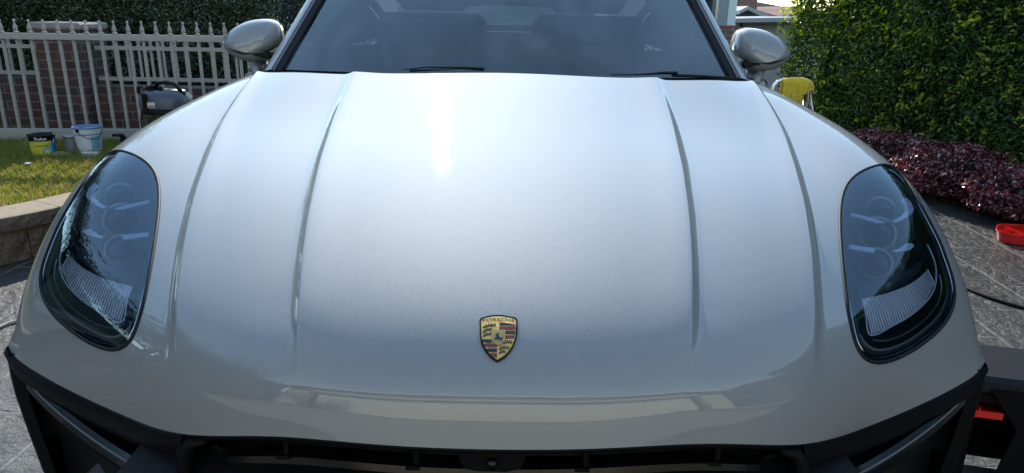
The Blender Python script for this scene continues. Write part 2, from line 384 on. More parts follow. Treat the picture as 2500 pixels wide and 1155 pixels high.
# weld on the centre line: use one shared column 0
n0 = len(HV); idx = np.arange(n0)+n0; c0 = np.arange(NT)*NC; idx[c0] = c0
used = np.zeros(2*n0, bool); F2 = idx[F2]; Fall = np.vstack([keep, F2]); used[Fall.reshape(-1)] = True
remap = np.cumsum(used)-1; Vall = np.vstack([HV, V2])[used]
bonnet = cp(mesh('bonnet', Vall, remap[Fall], M['paint'], smooth=True))
bonnet.data.update()
# turned-down cowl edge and lip return so that the sheet has thickness
def edge_strip(row, off, name, mt):
    R = H[row]; R = np.vstack([R[::-1]*[-1, 1, 1], R[1:]]); a = [R]
    for o in off: a.append(R+np.array(o))
    return cp(grid(np.array(a), name, mt, smooth=True))
edge_strip(NT-1, [(0, .006, -.003), (0, .009, -.012), (0, .006, -.03)], 'bonnet_edge', M['paint'])
lipR = H[0]; lipfull = np.vstack([lipR[::-1]*[-1, 1, 1], lipR[1:]])

# ---------------- headlamps
lensF = lens; lused = np.zeros(n0, bool); lused[lensF.reshape(-1)] = True; lmap = np.cumsum(lused)-1; LVv = LV[lused]; LFf = lmap[lensF]
rimA = np.array([tuple(p) for p in rim3]); cen = rimA.mean(0)
Dn = np.array([-.35, .62, -.70]); Dn /= np.linalg.norm(Dn)
dist = np.array([np.min(np.linalg.norm(rimA-p, axis=1)) for p in LVv])
cavV = LVv+Dn*(.003+.088*sstep(.002, .030, dist))[:, None]
def hz(x, y, deep=.02, lift=0.):                # point behind the cover glass, deep = distance below the skin
    return hitd(2020+x/2.22, 380+y/2.22, deep)
def hitd(u, v, deep):
    d = Vector(pix_dir(u, v)).normalized(); r = bvh.ray_cast(Vector(CAM), d)
    if r[0] is None: return hit(u, v)
    c = max(.42, abs(r[1].dot(d))); return r[0]+d*(deep/c)
def solid_poly(b, pts, thick):                 # closed outline -> slab with thickness along -Dn
    P = [Vector(p) for p in pts]; n = len(P); T = Vector(Dn)*thick
    b.add([p for p in P]+[p+T for p in P], [tuple(range(n)), tuple(range(2*n-1, n-1, -1))]+[(i, i+n, (i+1) % n+n, (i+1) % n) for i in range(n)])
def ringstrip(b, frac, a0, a1, w, deep):       # band parallel to the opening outline, inside it
    n = len(HLc); c = np.array([2020+350/2.22, 380+590/2.22]); rows = []
    for i in range(int(a0*n), int(a1*n)+1):
        q = HLc[i % n]; o = c+(q-c)*frac; q2 = c+(q-c)*(frac-w)
        rows.append([hitd(*o, deep), hitd(*(.5*(o+q2)), deep-.004), hitd(*q2, deep)])
    A = np.array([[tuple(p) for p in r] for r in rows]); k, l = A.shape[:2]
    b.add(A.reshape(-1, 3), [(i*l+j, i*l+j+1, (i+1)*l+j+1, (i+1)*l+j) for i in range(k-1) for j in range(l-1)])
def build_lamp(side):
    fx = np.array([side, 1, 1])
    def fin(o, par=None):
        if side < 0:
            me = o.data; co = np.empty(len(me.vertices)*3); me.vertices.foreach_get('co', co); co = co.reshape(-1, 3)*fx; me.vertices.foreach_set('co', co.reshape(-1)); me.flip_normals(); me.update()
        if par is None: cp(o)
        else: cpp(o, par)
        return o
    hs = fin(mesh('headlight', cavV, LFf, M['housing'], smooth=True))
    hs['label'] = 'headlight under the photo-right wing' if side > 0 else 'headlight under the photo-left wing'
    fin(mesh('lens', LVv-Dn*.0005, LFf, M['clear'], smooth=True), hs)
    b = MB(); b.tube(rim3, .0032, 8, closed=True); fin(b.build('gasket', M['rubber'], smooth=True), hs)
    b = MB()
    cc = np.array([2020+350/2.22, 380+590/2.22])
    b.tube([hitd(*(cc+(q-cc)*.955), .004) for q in HLc], .0022, 6, closed=True); fin(b.build('chrome_rim', M['chrome'], smooth=True), hs)
    for fr, a0, a1, w, dp, mt in ((.93, .0, 1.0, .055, .012, 'housing'), (.895, .42, .80, .035, .014, 'grey'), (.80, .46, .74, .03, .02, 'alu')):
        b = MB(); ringstrip(b, fr, a0, a1, w, dp); fin(b.build('inner_bezel', M[mt], smooth=True), hs)
    # light blades
    for z in ([(128,308),(268,346),(270,364),(132,326)],
              [(350,352),(395,330),(430,296),(424,268),(400,240),(425,226),(455,252),(470,290),(462,312),(405,350),(372,364)],
              [(268,348),(350,354),(372,364),(270,366)],
              [(352,512),(385,506),(430,474),(462,478),(471,492),(445,512),(372,524)],
              [(120,482),(258,502),(256,526),(122,506)]):
        b = MB(); solid_poly(b, [hz(x, y, .030 if max(q[0] for q in z) < 400 else .013) for x, y in z], .005); fin(b.build('light_blade', M['blade']), hs)
    # projector modules: barrel, chrome ring, domed lens
    for x, y, r in ((285, 300, .024), (270, 425, .028), (262, 585, .024)):
        p = hz(x, y, .055); ax = -Vector(pix_dir(2020+x/2.22, 380+y/2.22)).normalized(); ax = (ax+Vector((0, -.4, .0))).normalized()
        b = MB(); b.lathe(p-ax*.01, [(r*1.3, -.02), (r*1.3, .01), (r*1.12, .014), (r*1.08, .006)], 28, ax); pm = fin(b.build('projector_ring', M['grey'], smooth=True, angle=40), hs)
        b = MB(); b.lathe(p-ax*.01, [(r*1.07*math.cos(a), .004+r*.4*math.sin(a)) for a in np.linspace(0, math.pi/2, 8)], 28, ax); fin(b.build('projector', M['clear' if 0 else 'gloss'], smooth=True), hs)
    # angled dark baffle below the blades
    b = MB(); solid_poly(b, [hz(x, y, .045) for x, y in [(165,700),(170,765),(400,705),(500,630),(520,560),(440,620),(330,665)]], .008); fin(b.build('baffle', M['housing']), hs)
    # ribbed reflector at the foot of the lamp
    top = smooth_poly([(188,776),(280,757),(390,722),(480,675),(545,615)], 40); bot = smooth_poly([(232,972),(320,937),(420,880),(520,800),(582,690)], 40)
    b = MB(); rows = []
    nr = 31
    V = []; F = []
    for i in range(nr*4+1):
        f = i/(nr*4); a = np.array([np.interp(f*39, range(40), top[:, k]) for k in (0, 1)]); q = np.array([np.interp(f*39, range(40), bot[:, k]) for k in (0, 1)])
        dp = .020+.0045*(.5+.5*math.cos(2*math.pi*i/4))
        for g in (0, .5, 1): V.append(tuple(hz(*(a+(q-a)*g), dp+.01*(1-g))))
    for i in range(nr*4):
        for j in range(2): F.append((i*3+j, i*3+j+1, (i+1)*3+j+1, (i+1)*3+j))
    fin(mesh('ribbed_reflector', V, F, M['ribs'], smooth=False), hs)
    b = MB(); b.tube([hz(x, y, .012) for x, y in smooth_poly([(185,776),(208,875),(232,972),(320,940),(420,885),(520,806),(575,730),(590,650),(575,560),(540,482)], 60)], .0016, 6); fin(b.build('light_guide', M['blade'], smooth=True), hs)
    return hs
for s_ in (1, -1): build_lamp(s_)

# ---------------- crest on the nose
def cz(x, y, lift): return hit(1120+x/6.415, 740+y/6.415, lift)
M['gold'] = mat('gold', (.95, .60, .18), .28, .9, bump=(900, .5, .0008)); M['goldplain'] = mat('gold_plain', (.55, .38, .14), .3, .9)
M['enamred'] = mat('enamel_red', (.16, .008, .02), .15, coat=1); M['enamblk'] = mat('enamel_black', (.004, .004, .006), .12, coat=1)
def cslab(pts, l0, l1, name, mt, par, nsub=None):
    top = [cz(x, y, l1) for x, y in pts]; bt = [cz(x, y, l0) for x, y in pts]; n = len(top)
    o = mesh(name, [tuple(p) for p in top+bt], [tuple(range(n))]+[(i, i+n, (i+1) % n+n, (i+1) % n) for i in range(n)], mt)
    bm = o.data; 
    return cpp(o, par) if par else cp(o)
outer = smooth_poly([(325,300),(330,420),(335,560),(365,680),(430,790),(515,880),(600,940)], 24).tolist()
outer_r = smooth_poly([(600,940),(690,890),(780,810),(855,700),(900,580),(918,440),(922,300)], 24).tolist()
topc = smooth_poly([(922,300),(905,265),(820,238),(700,216),(600,212),(500,220),(400,242),(340,268),(325,300)], 24).tolist()
shield = outer+outer_r[1:]+topc[1:-1]
def inset(sh, f):
    c = np.array([618, 560]); return [tuple(c+(np.array(p)-c)*f) for p in sh]
crest = cslab(shield, -.001, .0035, 'crest', M['gloss'], None)
cslab(inset(shield, .925), .0034, .0042, 'gold_border', M['goldplain'], crest)
fld = cslab(inset(shield, .885), .004, .0048, 'gold_field', M['gold'], crest)
for pts, mt in (([(635,340),(760,350),(860,372),(885,388),(640,388)], 'enamblk'), ([(632,405),(888,402),(884,455),(632,455)], 'enamred'), ([(730,472),(882,472),(880,520),(730,520)], 'enamblk'), ([(728,540),(874,540),(868,590),(726,590)], 'enamred'),
                ([(362,600),(508,600),(520,645),(374,645)], 'enamblk'), ([(378,668),(560,668),(600,695),(600,715),(412,715)], 'enamred'), ([(420,740),(600,740),(600,792),(462,792)], 'enamblk'), ([(485,812),(600,812),(600,885),(555,868)], 'enamred')):
    cslab(pts, .0046, .0053, 'stripe', M[mt], crest)
inner = [(512,462)]+[(722,462)]+smooth_poly([(722,462),(724,560),(712,620),(680,665),(618,692),(556,665),(524,620),(510,560),(512,462)], 30).tolist()[1:-1]
isd = cslab(inner, .0048, .0062, 'inner_shield', M['goldplain'], crest)
horse = [(602,512),(620,508),(630,530),(628,555),(648,580),(672,592),(690,560),(682,545),(692,552),(694,580),(682,600),(668,640),(662,648),(655,640),(656,618),(630,606),(612,604),(628,632),(618,640),(600,612),(588,600),(566,612),(560,640),(552,622),(560,604),(572,592),(560,575),(585,580),(592,560),(578,548),(572,540),(590,528)]
cslab(horse, .0062, .0068, 'horse', M['enamblk'], crest)
for (x0, y0, x1, y1) in ((378,420,580,385),(378,492,520,452),(378,556,512,522),(700,660,830,655),(625,745,790,738),(625,822,730,800)):
    b = MB(); q = smooth_poly([(x0, y0), (.5*(x0+x1), min(y0, y1)-22 if 0 else .5*(y0+y1)-16), (x1, y1)], 14)
    b.tube([cz(x, y, .0054) for x, y in q], .0011, 5)
    for f in (.3, .5, .7, .95):
        x, y = q[int(f*13)]; b.tube([cz(x, y, .0054), cz(x+6, y-20, .0056), cz(x-2, y-30, .0056)], .0008, 5)
    cpp(b.build('antler', M['enamblk'], smooth=True), crest)
def text_mesh(txt, size, bold=True):
    cu = bpy.data.curves.new('t', 'FONT'); cu.body = txt; cu.size = size; cu.align_x = 'CENTER'; cu.align_y = 'CENTER'; cu.offset = .012*size if bold else 0
    o = bpy.data.objects.new('t', cu); COL.objects.link(o); dg = bpy.context.evaluated_depsgraph_get(); me = o.evaluated_get(dg).to_mesh()
    V = np.array([v.co[:] for v in me.vertices]); F = [tuple(p.vertices) for p in me.polygons]; o.evaluated_get(dg).to_mesh_clear()
    bpy.data.objects.remove(o); bpy.data.curves.remove(cu); return V, F
TV, TF = text_mesh('PORSCHE', 1.0)
TV[:, 0] *= 505/(TV[:, 0].max()-TV[:, 0].min()); TV[:, 1] *= 50/(TV[:, 1].max()-TV[:, 1].min())
lv = [cz(622+x, 300-y+ (x/300)**2*22+4, .0056) for x, y, _ in TV]
cpp(mesh('lettering', [tuple(p) for p in lv], TF, M['enamblk']), crest)

# ---------------- black lower front: grille and side intakes
def lipat(x):                                      # lip point for signed lateral x
    r = H[0]; a = abs(x); return np.array([x, np.interp(a, r[:, 0], r[:, 1]), np.interp(a, r[:, 0], r[:, 2])])
def sweep(xs, profs, name, mt, parent=None, smooth=True, angle=35):
    """profs(x) -> list of (outward, up) offsets from the lip point; outward is along the plan normal"""
    rows = []
    for x in xs:
        p = lipat(x); q0, q1 = lipat(x-.004), lipat(x+.004); t = q1-q0; t[2] = 0; t /= np.linalg.norm(t); n = np.array([t[1], -t[0], 0])
        rows.append([p+n*a+np.array([0, 0, z]) for a, z in profs(x)])
    o = grid(np.array(rows), name, mt, None, smooth, angle)
    return cp(o) if parent is None else cpp(o, parent)
XM = .462
xs = np.linspace(-XM, XM, 121)
br = sweep(xs, lambda x: [(-.002, .001), (.000, -.003), (-.004, -.010), (-.03, -.014), (-.12, -.02), (-.22, -.03)], 'lip_seal', M['black'])
# grille mouth: dark box with a shaped frame
gr = sweep(xs, lambda x: [(-.12, -.02), (-.15, -.1), (-.15, -.40)], 'grille', M['void'])
def cornerdrop(x): return .0
sw = sweep(np.linspace(-.42, .42, 81), lambda x: [(-.05, -.052), (-.035, -.056), (-.032, -.066), (-.05, -.071), (-.09, -.072)], 'grille_slat', M['gloss'], gr)
sweep(np.linspace(-.44, .44, 81), lambda x: [(-.03, -.118), (-.015, -.123), (-.012, -.138), (-.03, -.143), (-.09, -.143)], 'grille_slat', M['gloss'], gr)
for x in (-.30, -.105, .13, .33):
    b = MB(); p = lipat(x); b.box(p+np.array([0, .045, -.035]), (.008, .02, .045), bev=.001); b.box(p+np.array([-.005, .04, -.056]), (.02, .02, .006), bev=.001); cpp(b.build('grille_post', M['black']), gr)
b = MB(); p = lipat(0.0)
b.add(*(lambda P: (P, [(0,1,2,3,4,5,6,7), (15,14,13,12,11,10,9,8)]+[(i, i+8, (i+1) % 8+8, (i+1) % 8) for i in range(8)]))([p+np.array([x, y, z]) for y in (.022, .07) for x, z in [(-.046,-.012),(-.044,-.034),(-.036,-.046),(-.02,-.05),(.02,-.05),(.036,-.046),(.044,-.034),(.046,-.012)]]))
cm = cp(b.build('parking_camera', M['black'])); b = MB(); b.lathe(p+np.array([0, .018, -.036]), [(.0001, -.004), (.006, -.003), (.0085, 0), (.0085, .01)], 18, (0, 1, 0)); cpp(b.build('camera_lens', M['gloss'], smooth=True), cm)
# lower sill of the grille
sweep(np.linspace(-.5, .5, 81), lambda x: [(-.05, -.20), (.0, -.205), (.012, -.225), (.012, -.30), (-.02, -.36)], 'bumper_sill', M['black'])
for s_ in (-1, 1):
    X0, X1 = XM, .969
    xx = np.linspace(X0, X1, 90)*s_
    def tp(x): return (abs(x)-X0)/(X1-X0)
    lab = 'photo-right' if s_ > 0 else 'photo-left'
    # upper frame of the side intake following the paint edge
    fr = sweep(xx, lambda x: [(-.006, .001), (.002, -.002), (.006+.004*tp(x), -.012), (.004, -.032-.01*tp(x)), (-.012, -.042-.012*tp(x)), (-.05, -.046-.012*tp(x))], 'side_intake_frame', M['black'])
    rc = sweep(xx, lambda x: [(-.05, -.046-.012*tp(x)), (-.09, -.10), (-.10, -.33)], 'intake_recess', M['void'])
    # thin fin under the frame
    sweep(xx[20:], lambda x: [(-.05, -.052-.012*tp(x)), (-.022, -.056-.012*tp(x)), (-.018, -.064-.012*tp(x)), (-.05, -.068-.012*tp(x))], 'intake_fin', M['black'], fr)
    # daytime light blade
    xb = np.linspace(.625, .938, 50)*s_
    def off(x): f = (abs(x)-.625)/(.313); return -.106+.058*f**1.6
    sweep(xb, lambda x: [(-.045, off(x)+.012), (-.016, off(x)+.010), (-.004, off(x)+.002), (-.004, off(x)-.012), (-.014, off(x)-.020), (-.045, off(x)-.022)], 'daytime_light', M['gloss'], angle=25)
    b = MB(); P = []
    for x in xb:
        p_ = lipat(x); q_ = lipat(x+.004); t_ = q_-lipat(x-.004); t_[2] = 0; t_ /= np.linalg.norm(t_); nn_ = np.array([t_[1], -t_[0], 0]); P.append(p_+nn_*(-.006)+np.array([0, 0, off(x)+.006]))
    b.tube(P, .0018, 6); cp(b.build('daytime_light_edge', M['grey'], smooth=True))
    # wedge between blade and grille frame
    xw = np.linspace(XM+.006, .625, 24)*s_
    sweep(xw, lambda x: [(-.02, -.046), (-.026, -.07), (-.03, -.10-.02*(abs(x)-XM)/.16), (-.06, -.125-.02*(abs(x)-XM)/.16)], 'intake_wedge', M['black'])
    sweep(np.linspace(XM+.004, .80, 40)*s_, lambda x: [(-.06, -.135), (-.03, -.137), (-.026, -.150), (-.06, -.156)], 'intake_fin', M['black'], fr)
    # upright frame of the grille mouth
    p = lipat(XM*s_); b = MB()
    b.tube([p+np.array([-.035*s_, -.004, -.008]), p+np.array([-.010*s_, -.002, -.014]), p+np.array([.002*s_, .0, -.034]), p+np.array([.006*s_, .004, -.12]), p+np.array([.0*s_, .02, -.32])], [.007, .010, .013, .014, .014], 10)
    cp(b.build('grille_frame', M['black'], smooth=True))
    # outer upright of the intake, seen edge on
    q = lipat(X1*s_); n = 26; rows = []
    for i in range(n):
        f = i/(n-1); z = .0-.36*f; y = -.004*math.sin(math.pi*f)+.01*f; w = .030+.025*f*0+.035*math.exp(-(f/.12)**2)*0
        xo = q[0]+s_*(.012*math.sin(min(1, f*3)*math.pi/2)-.038*f)
        rows.append([(xo-s_*.05, q[1]-.035+y, q[2]+z-.004), (xo-s_*.022, q[1]-.030+y, q[2]+z), (xo-s_*.004, q[1]-.012+y, q[2]+z), (xo, q[1]+.02+y, q[2]+z), (xo-s_*.004, q[1]+.10, q[2]+z)])
    cp(grid(np.array(rows), 'intake_upright', M['black'], smooth=True))
    # painted lower bumper pieces
    for pts in ([(.50,-.165,.012),(.525,-.150,.012),(.61,-.172,.006),(.63,-.176,.02),(.63,-.30,.02),(.47,-.30,.012)], [(.70,-.19,.0),(.735,-.155,.0),(.83,-.245,.0),(.84,-.33,.0),(.70,-.33,.0)]):
        b = MB(); P = []
        for x, z, o in pts:
            l = lipat(min(x, .94)*s_); P.append(l+np.array([0, -.012+o, z+(.582-l[2])*.35]))
        n = len(P); b.add(P+[p_+np.array([0, .03, 0]) for p_ in P], [tuple(range(n)), tuple(range(2*n-1, n-1, -1))]+[(i, i+n, (i+1) % n+n, (i+1) % n) for i in range(n)])
        cp(b.build('lower_bumper_panel', M['paint']))

def glass_haze(m_, amt, sc_):  # mixes patchy bluish haze into the glass colour for uneven sky brightness
    n = m_.node_tree; L = n.links.new; out = n.nodes['Material Output']; src = out.inputs[0].links[0].from_socket
    tc = n.nodes.new('ShaderNodeTexCoord'); mp = n.nodes.new('ShaderNodeMapping'); mp.inputs['Scale'].default_value = (1, .45, 1); mp.inputs['Rotation'].default_value = (0, 0, .6); L(tc.outputs['Object'], mp.inputs[0])
    no = n.nodes.new('ShaderNodeTexNoise'); no.inputs['Scale'].default_value = sc_; no.inputs['Detail'].default_value = 7; no.inputs['Distortion'].default_value = 1.2; L(mp.outputs[0], no.inputs['Vector'])
    mr = n.nodes.new('ShaderNodeMapRange'); mr.inputs['From Min'].default_value = .35; mr.inputs['From Max'].default_value = .75; mr.inputs['To Max'].default_value = amt; L(no.outputs['Fac'], mr.inputs['Value'])
    df = n.nodes.new('ShaderNodeBsdfDiffuse'); df.inputs[0].default_value = (.55, .62, .7, 1); mx = n.nodes.new('ShaderNodeMixShader'); L(mr.outputs[0], mx.inputs[0]); L(src, mx.inputs[1]); L(df.outputs[0], mx.inputs[2]); L(mx.outputs[0], out.inputs[0])
glass_haze(M['wind'], .10, 3.5)
# ---------------- windscreen, pillars, roof, cabin
def ws(u, v):              # u -1..1, v 0..1
    hw = .752-.17*v; y = 2.34+.10*u*u+(.80-.04*u*u)*v; z = 1.035+.585*v-.045*v*v*0-.03*u*u*v
    return np.array([hw*u, y+.0, z])
uu = np.linspace(-1, 1, 49); vv = np.linspace(0, 1, 25)
wsG = np.array([[ws(u, v) for u in uu] for v in vv])
cp(grid(wsG, 'windscreen', M['wind'], smooth=True))
nrm = np.array([0, -.58, .81])
def inner_v(u): return .15+.28*max(0, (abs(u)-.90)/.10)**3
b = MB()
rows = np.array([[ws(u*.999, v*inner_v(u))-nrm*.004 for u in uu] for v in (0, .5, 1)])
frit = grid(rows, 'windscreen_border', M['gloss'], smooth=True); cp(frit)
for s_ in (-1, 1):
    rows = np.array([[ws(s_*(1-w*.035), v)-nrm*.004 for w in (0, 1)] for v in vv]); cp(grid(rows, 'windscreen_border', M['gloss']))
    a = [ws(s_, v) for v in np.linspace(-.02, 1, 20)]
    def strip(o0, o1, name, mt, lift0, lift1):
        rows = []
        for p in a: rows.append([p+np.array([s_*o0, 0, 0])+nrm*0, p+np.array([s_*o0, 0, 0])+nrm*lift0, p+np.array([s_*(o0+o1)/2, 0, 0])+nrm*(lift0+lift1)/1.7, p+np.array([s_*o1, .01, 0])+nrm*lift1, p+np.array([s_*o1, .03, -.03])])
        return cp(grid(np.array(rows), name, mt, smooth=True, angle=50))
    strip(-.004, .020, 'pillar_seal', M['rubber'], .010, .012)
    strip(.020, .028, 'pillar_gutter', M['grey'], .012, .014)
    strip(.028, .060, 'pillar', M['paint'], .016, .004)
# cowl panel below the glass
cp(grid(np.array([[(ws(u, 0)[0]*.97, ws(u, 0)[1]+.02*k-.30*(1-k)-.02, 1.028-.03*(1-k)) for u in uu] for k in (0, 1)]), 'cowl', M['black']))
# wipers
for px0, pxs in ((0, [(985,170,.004),(1040,164,.012),(1090,165,.014),(1140,166,.016),(1182,169,.014)]), (1, [(1490,183,.004),(1560,182,.010),(1620,178,.014),(1652,178,.016)])):
    b = MB(); P = []
    for (u, v, r) in pxs: P.append(PY(u, v, 2.345+.1*((u-1245)/600)**2-.02))
    b.tube(P, [.003, .0045, .006, .010, .011][:len(P)] if px0 == 0 else [.003, .005, .010, .011], 8, flat=.5); wp = cp(b.build('wiper', M['rubber'], smooth=True))
    b = MB(); Q = [PY(u, v, 2.37) for u, v in (((1000,173),(1100,172),(1175,176)) if px0 == 0 else ((1640,184),(1720,187),(1805,193)))]
    b.tube(Q, .005, 6); cpp(b.build('wiper_blade', M['rubber']), wp)
# roof, rear, body sides
rf = np.array([[(ws(u, 1)[0]*(1.035-.06*f), ws(u, 1)[1]*(1-f)+4.88*f-.012, ws(u, 1)[2]+.004+.035*math.sin(math.pi*min(1, f*1.1))-.10*f**2-.02*f*abs(u)**3) for u in np.linspace(-1, 1, 25)] for f in np.linspace(0, 1, 16)])
cp(grid(rf, 'roof', M['paint']))
for s_ in (-1, 1):
    side = []
    for y in np.linspace(2.24, 5.15, 40):
        f = (y-2.24)/2.91; bulge = .008*math.sin(f*math.pi)
        waist = .99+.07*f; X = .945+bulge
        taper = 1-.10*max(0, (f-.75)/.25)**2
        archy = math.sqrt(max(0, .40**2-(y-4.53)**2)); zb = max(.28, .36+archy) if abs(y-4.53) < .40 else .28
        side.append([(s_*(X-.12+.03*min(1, f*3))*taper, y, waist+.01), (s_*(X-.02)*taper, y, waist-.06), (s_*X*taper, y, waist-.18), (s_*(X+.01)*taper, y, .72 if zb < .72 else zb+.01), (s_*(X-.01)*taper, y, zb)])
    cp(grid(np.array(side), 'body_side', M['paint'], smooth=True))
    # glasshouse side: belt to roof
    gh = []
    for y in np.linspace(2.45, 5.0, 30):
        f = (y-2.45)/2.55; top = min(ws(1, min(1, max(0, (y-2.44)/.76)))[2], 1.58-.13*f*f) ; xt = ws(1, min(1, max(0, (y-2.44)/.76)))[0]+.05 - .02*f
        xb_ = .800+.05*min(1, f*2.5); gh.append([(s_*xb_, y, 1.02+.055*f), (s_*(.5*(xb_+xt)+.01), y, .5*(1.02+.055*f+top)), (s_*xt, y, top)])
    cp(grid(np.array(gh), 'side_window', M['side'], smooth=True))
    for ya, yb in ((3.42, 3.50), (4.25, 4.32), (4.80, 5.02)):
        pil = [[(s_*.848, y, 1.04), (s_*.77, y, 1.33), (s_*(.645), y, 1.57)] for y in (ya, yb)]; cp(grid(np.array(pil), 'door_pillar', M['gloss']))
    b = MB(); b.tube([(s_*.60, 3.55, 1.60), (s_*.60, 3.7, 1.635), (s_*.59, 4.2, 1.63), (s_*.57, 4.8, 1.56), (s_*.57, 4.88, 1.52)], .015, 8); cp(b.build('roof_rail', M['paint'], smooth=True))
    # wing top to pillar filler
    fl = [[tuple(p) for p in (H[NT-1][-60+int(k*59/9)]*[s_, 1, 1] for k in range(10))]]
    fl.append([(s_*min(abs(p[0]), .90), p[1]+.12, p[2]-.004) for p in (np.array(q) for q in fl[0])])
    cp(grid(np.array(fl), 'wing_filler', M['paint'], smooth=True))
# tail
tail = np.array([[(x*.86*(1-.06*g), 5.13-.28*g**2*0+.06*math.cos(x*1.4)-.24*max(0, g-.45), .35+.80*g) for x in np.linspace(-1, 1, 13)] for g in np.linspace(0, 1, 7)]); cp(grid(tail, 'tailgate', M['paint']))
rw = np.array([[(x*(.74-.16*g), 5.06-.17*g+.04*(1-x*x), 1.14+.36*g) for x in np.linspace(-1, 1, 13)] for g in (0, .5, 1)]); cp(grid(rw, 'rear_window', M['clear']))
rh = np.array([[(x*.72, 4.93, 1.265+.012*(1-x*x*6 if abs(x) < .4 else 0)+g*.35) for x in np.linspace(-1, 1, 41)] for g in (0, 1)]); cp(grid(rh, 'rear_header', M['trim']))  # added dark sheet; leaves only a narrow bright strip of rear window
# cabin: floor pan, dashboard, seats, wheel, mirror
b = MB(); b.box((0, 3.8, .42), (1.66, 2.6, .06)); b.box((0, 2.44, .74), (1.64, .05, .58)); b.box((0, 4.95, .78), (1.5, .06, .66)); cp(b.build('cabin_floor', M['trim']))
dash = np.array([[(x*.80, 2.47+.50*g, 1.03+.035*math.sin(math.pi*g)*(1-.3*x*x)-.05*g**3) for x in np.linspace(-1, 1, 21)] for g in np.linspace(0, 1, 8)]); d_ = cp(grid(dash, 'dashboard', M['trim']))
dashf = np.array([[(x*.80, 2.97+.04*g, 1.0-.45*g) for x in (-1, 1)] for g in (0, 1)]); cpp(grid(dashf, 'dash_face', M['trim']), d_)
b = MB(); b.tube([Vector((-.36, 3.12, .98))+Vector((.19*math.cos(a), .19*.42*math.sin(a), .19*.9*math.sin(a))) for a in np.linspace(0, 2*math.pi, 40, endpoint=False)], .016, 8, closed=True); cp(b.build('steering_wheel', M['trim'], smooth=True))
def seat(x, y, w=.5):
    b = MB(); b.box((x, y, .62), (w, .52, .16), bev=.04); b.box((x, y+.30, .94), (w, .12, .58), rx=rad(-14), bev=.05); s0 = cp(b.build('seat', M['trim'], smooth=True))
    b = MB(); b.box((x, y+.40, 1.32), (.26, .09, .17), rx=rad(-8), bev=.035); cpp(b.build('head_restraint', M['trim'], smooth=True), s0)
seat(-.45, 3.5, .48); seat(.47, 3.5, .48); seat(-.4, 4.45); seat(.4, 4.45)
b = MB(); b.box((0.02, 2.98, 1.46), (.25, .03, .07), rx=rad(12), bev=.012); cp(b.build('interior_mirror', M['gloss'], smooth=True))
cp(grid(rf[:, :]-np.array([0, 0, .03]), 'headlining', M['beige']))
# inner pillar trims
for s_ in (-1, 1):
    rows = [[ws(s_*(1-.055*w), v)+np.array([-s_*.0, .03+.02*w, -.035]) for w in (-.2, .4, 1)] for v in np.linspace(.02, 1, 12)]; cp(grid(np.array(rows), 'pillar_trim', M['beige']))
# wheels
def wheel(x, y, s_):
    b = MB(); R = .36; w = .13; prof = [(.245, -w), (.30, -w), (.345, -w*.9), (R, -w*.6), (R, w*.6), (.345, w*.9), (.30, w), (.245, w)]
    b.lathe((x, y, R), prof, 48, (1, 0, 0)); t = cp(b.build('wheel', M['tyre'], smooth=True))
    b = MB(); b.lathe((x, y, R), [(.245, -w), (.235, -w*.8), (.225, w*.7), (.245, w)], 40, (1, 0, 0))
    for k in range(5):
        a = 2*math.pi*k/5
        b.box((x+s_*.09, y+math.cos(a)*.12, R+math.sin(a)*.12), (.03, .24, .05), rx=a, bev=.006)
    b.lathe((x+s_*.09, y, R), [(.0001, .02*s_), (.05, .018*s_), (.055, -.02*s_)], 24, (1, 0, 0)); cpp(b.build('rim', M['alu'], smooth=True, angle=35), t)
for s_ in (-1, 1):
    wheel(s_*.82, 1.72, s_); wheel(s_*.82, 4.53, s_)
    lin = [[(s_*xx_, 1.72+.42*math.cos(a), .36+.42*math.sin(a)) for xx_ in (.60, .955)] for a in np.linspace(0, math.pi, 20)]; cp(grid(np.array(lin), 'arch_liner', M['void']))
b = MB(); b.box((0, 2.0, .40), (1.15, 2.2, .30)); b.box((0, 1.35, .45), (1.2, .6, .35)); b.box((-.77, 1.46, .40), (.32, .30, .34)); b.box((.77, 1.46, .40), (.32, .30, .34)); cp(b.build('underbody', M['void']))

# door mirrors
def inflate(outline, y0, front, back, n=9, bias=0.):
    P = np.array(outline); c = P.mean(0); rings = []; drop = (P[:, 1].max()-P[:, 1].min())*bias
    for k in range(n):                                    # front dome
        a = math.pi/2*k/(n-1); s = math.sin(a)**.8; rings.append([(c[0]+(p[0]-c[0])*max(s, .01), y0-front*math.cos(a), c[1]-drop*(1-s)+(p[1]-c[1])*max(s, .01)) for p in P])
    for d_, s in ((back*.5, 1.0), (back, .95), (back, .9)): rings.append([(c[0]+(p[0]-c[0])*s, y0+d_, c[1]+(p[1]-c[1])*s) for p in P])
    r = np.array(rings); m_ = len(P); V = r.reshape(-1, 3); F = [(i*m_+j, i*m_+(j+1) % m_, (i+1)*m_+(j+1) % m_, (i+1)*m_+j) for i in range(len(r)-1) for j in range(m_)]
    F += [tuple(range(m_))[::-1], tuple((len(r)-1)*m_+j for j in range(m_))]
    return V, F
zo = lambda x, y: (530+x/6.417, 20+y/6.417)
topo = [(118,500),(135,440),(200,350),(290,270),(400,210),(500,172),(600,150),(700,140),(780,140),(850,155),(905,195),(945,270),(975,370),(985,450),(960,560),(900,620),(850,668),(700,668),(560,658),(420,630),(280,590),(160,555)]
botm = [(128,560),(280,596),(430,634),(600,664),(850,674),(840,720),(780,790),(700,825),(600,815),(480,798),(370,765),(250,700),(180,640)]
def mir_pts(src, Y): return [(-PY(*zo(x, y), Y)[0], PY(*zo(x, y), Y)[2]-.006) for x, y in src]
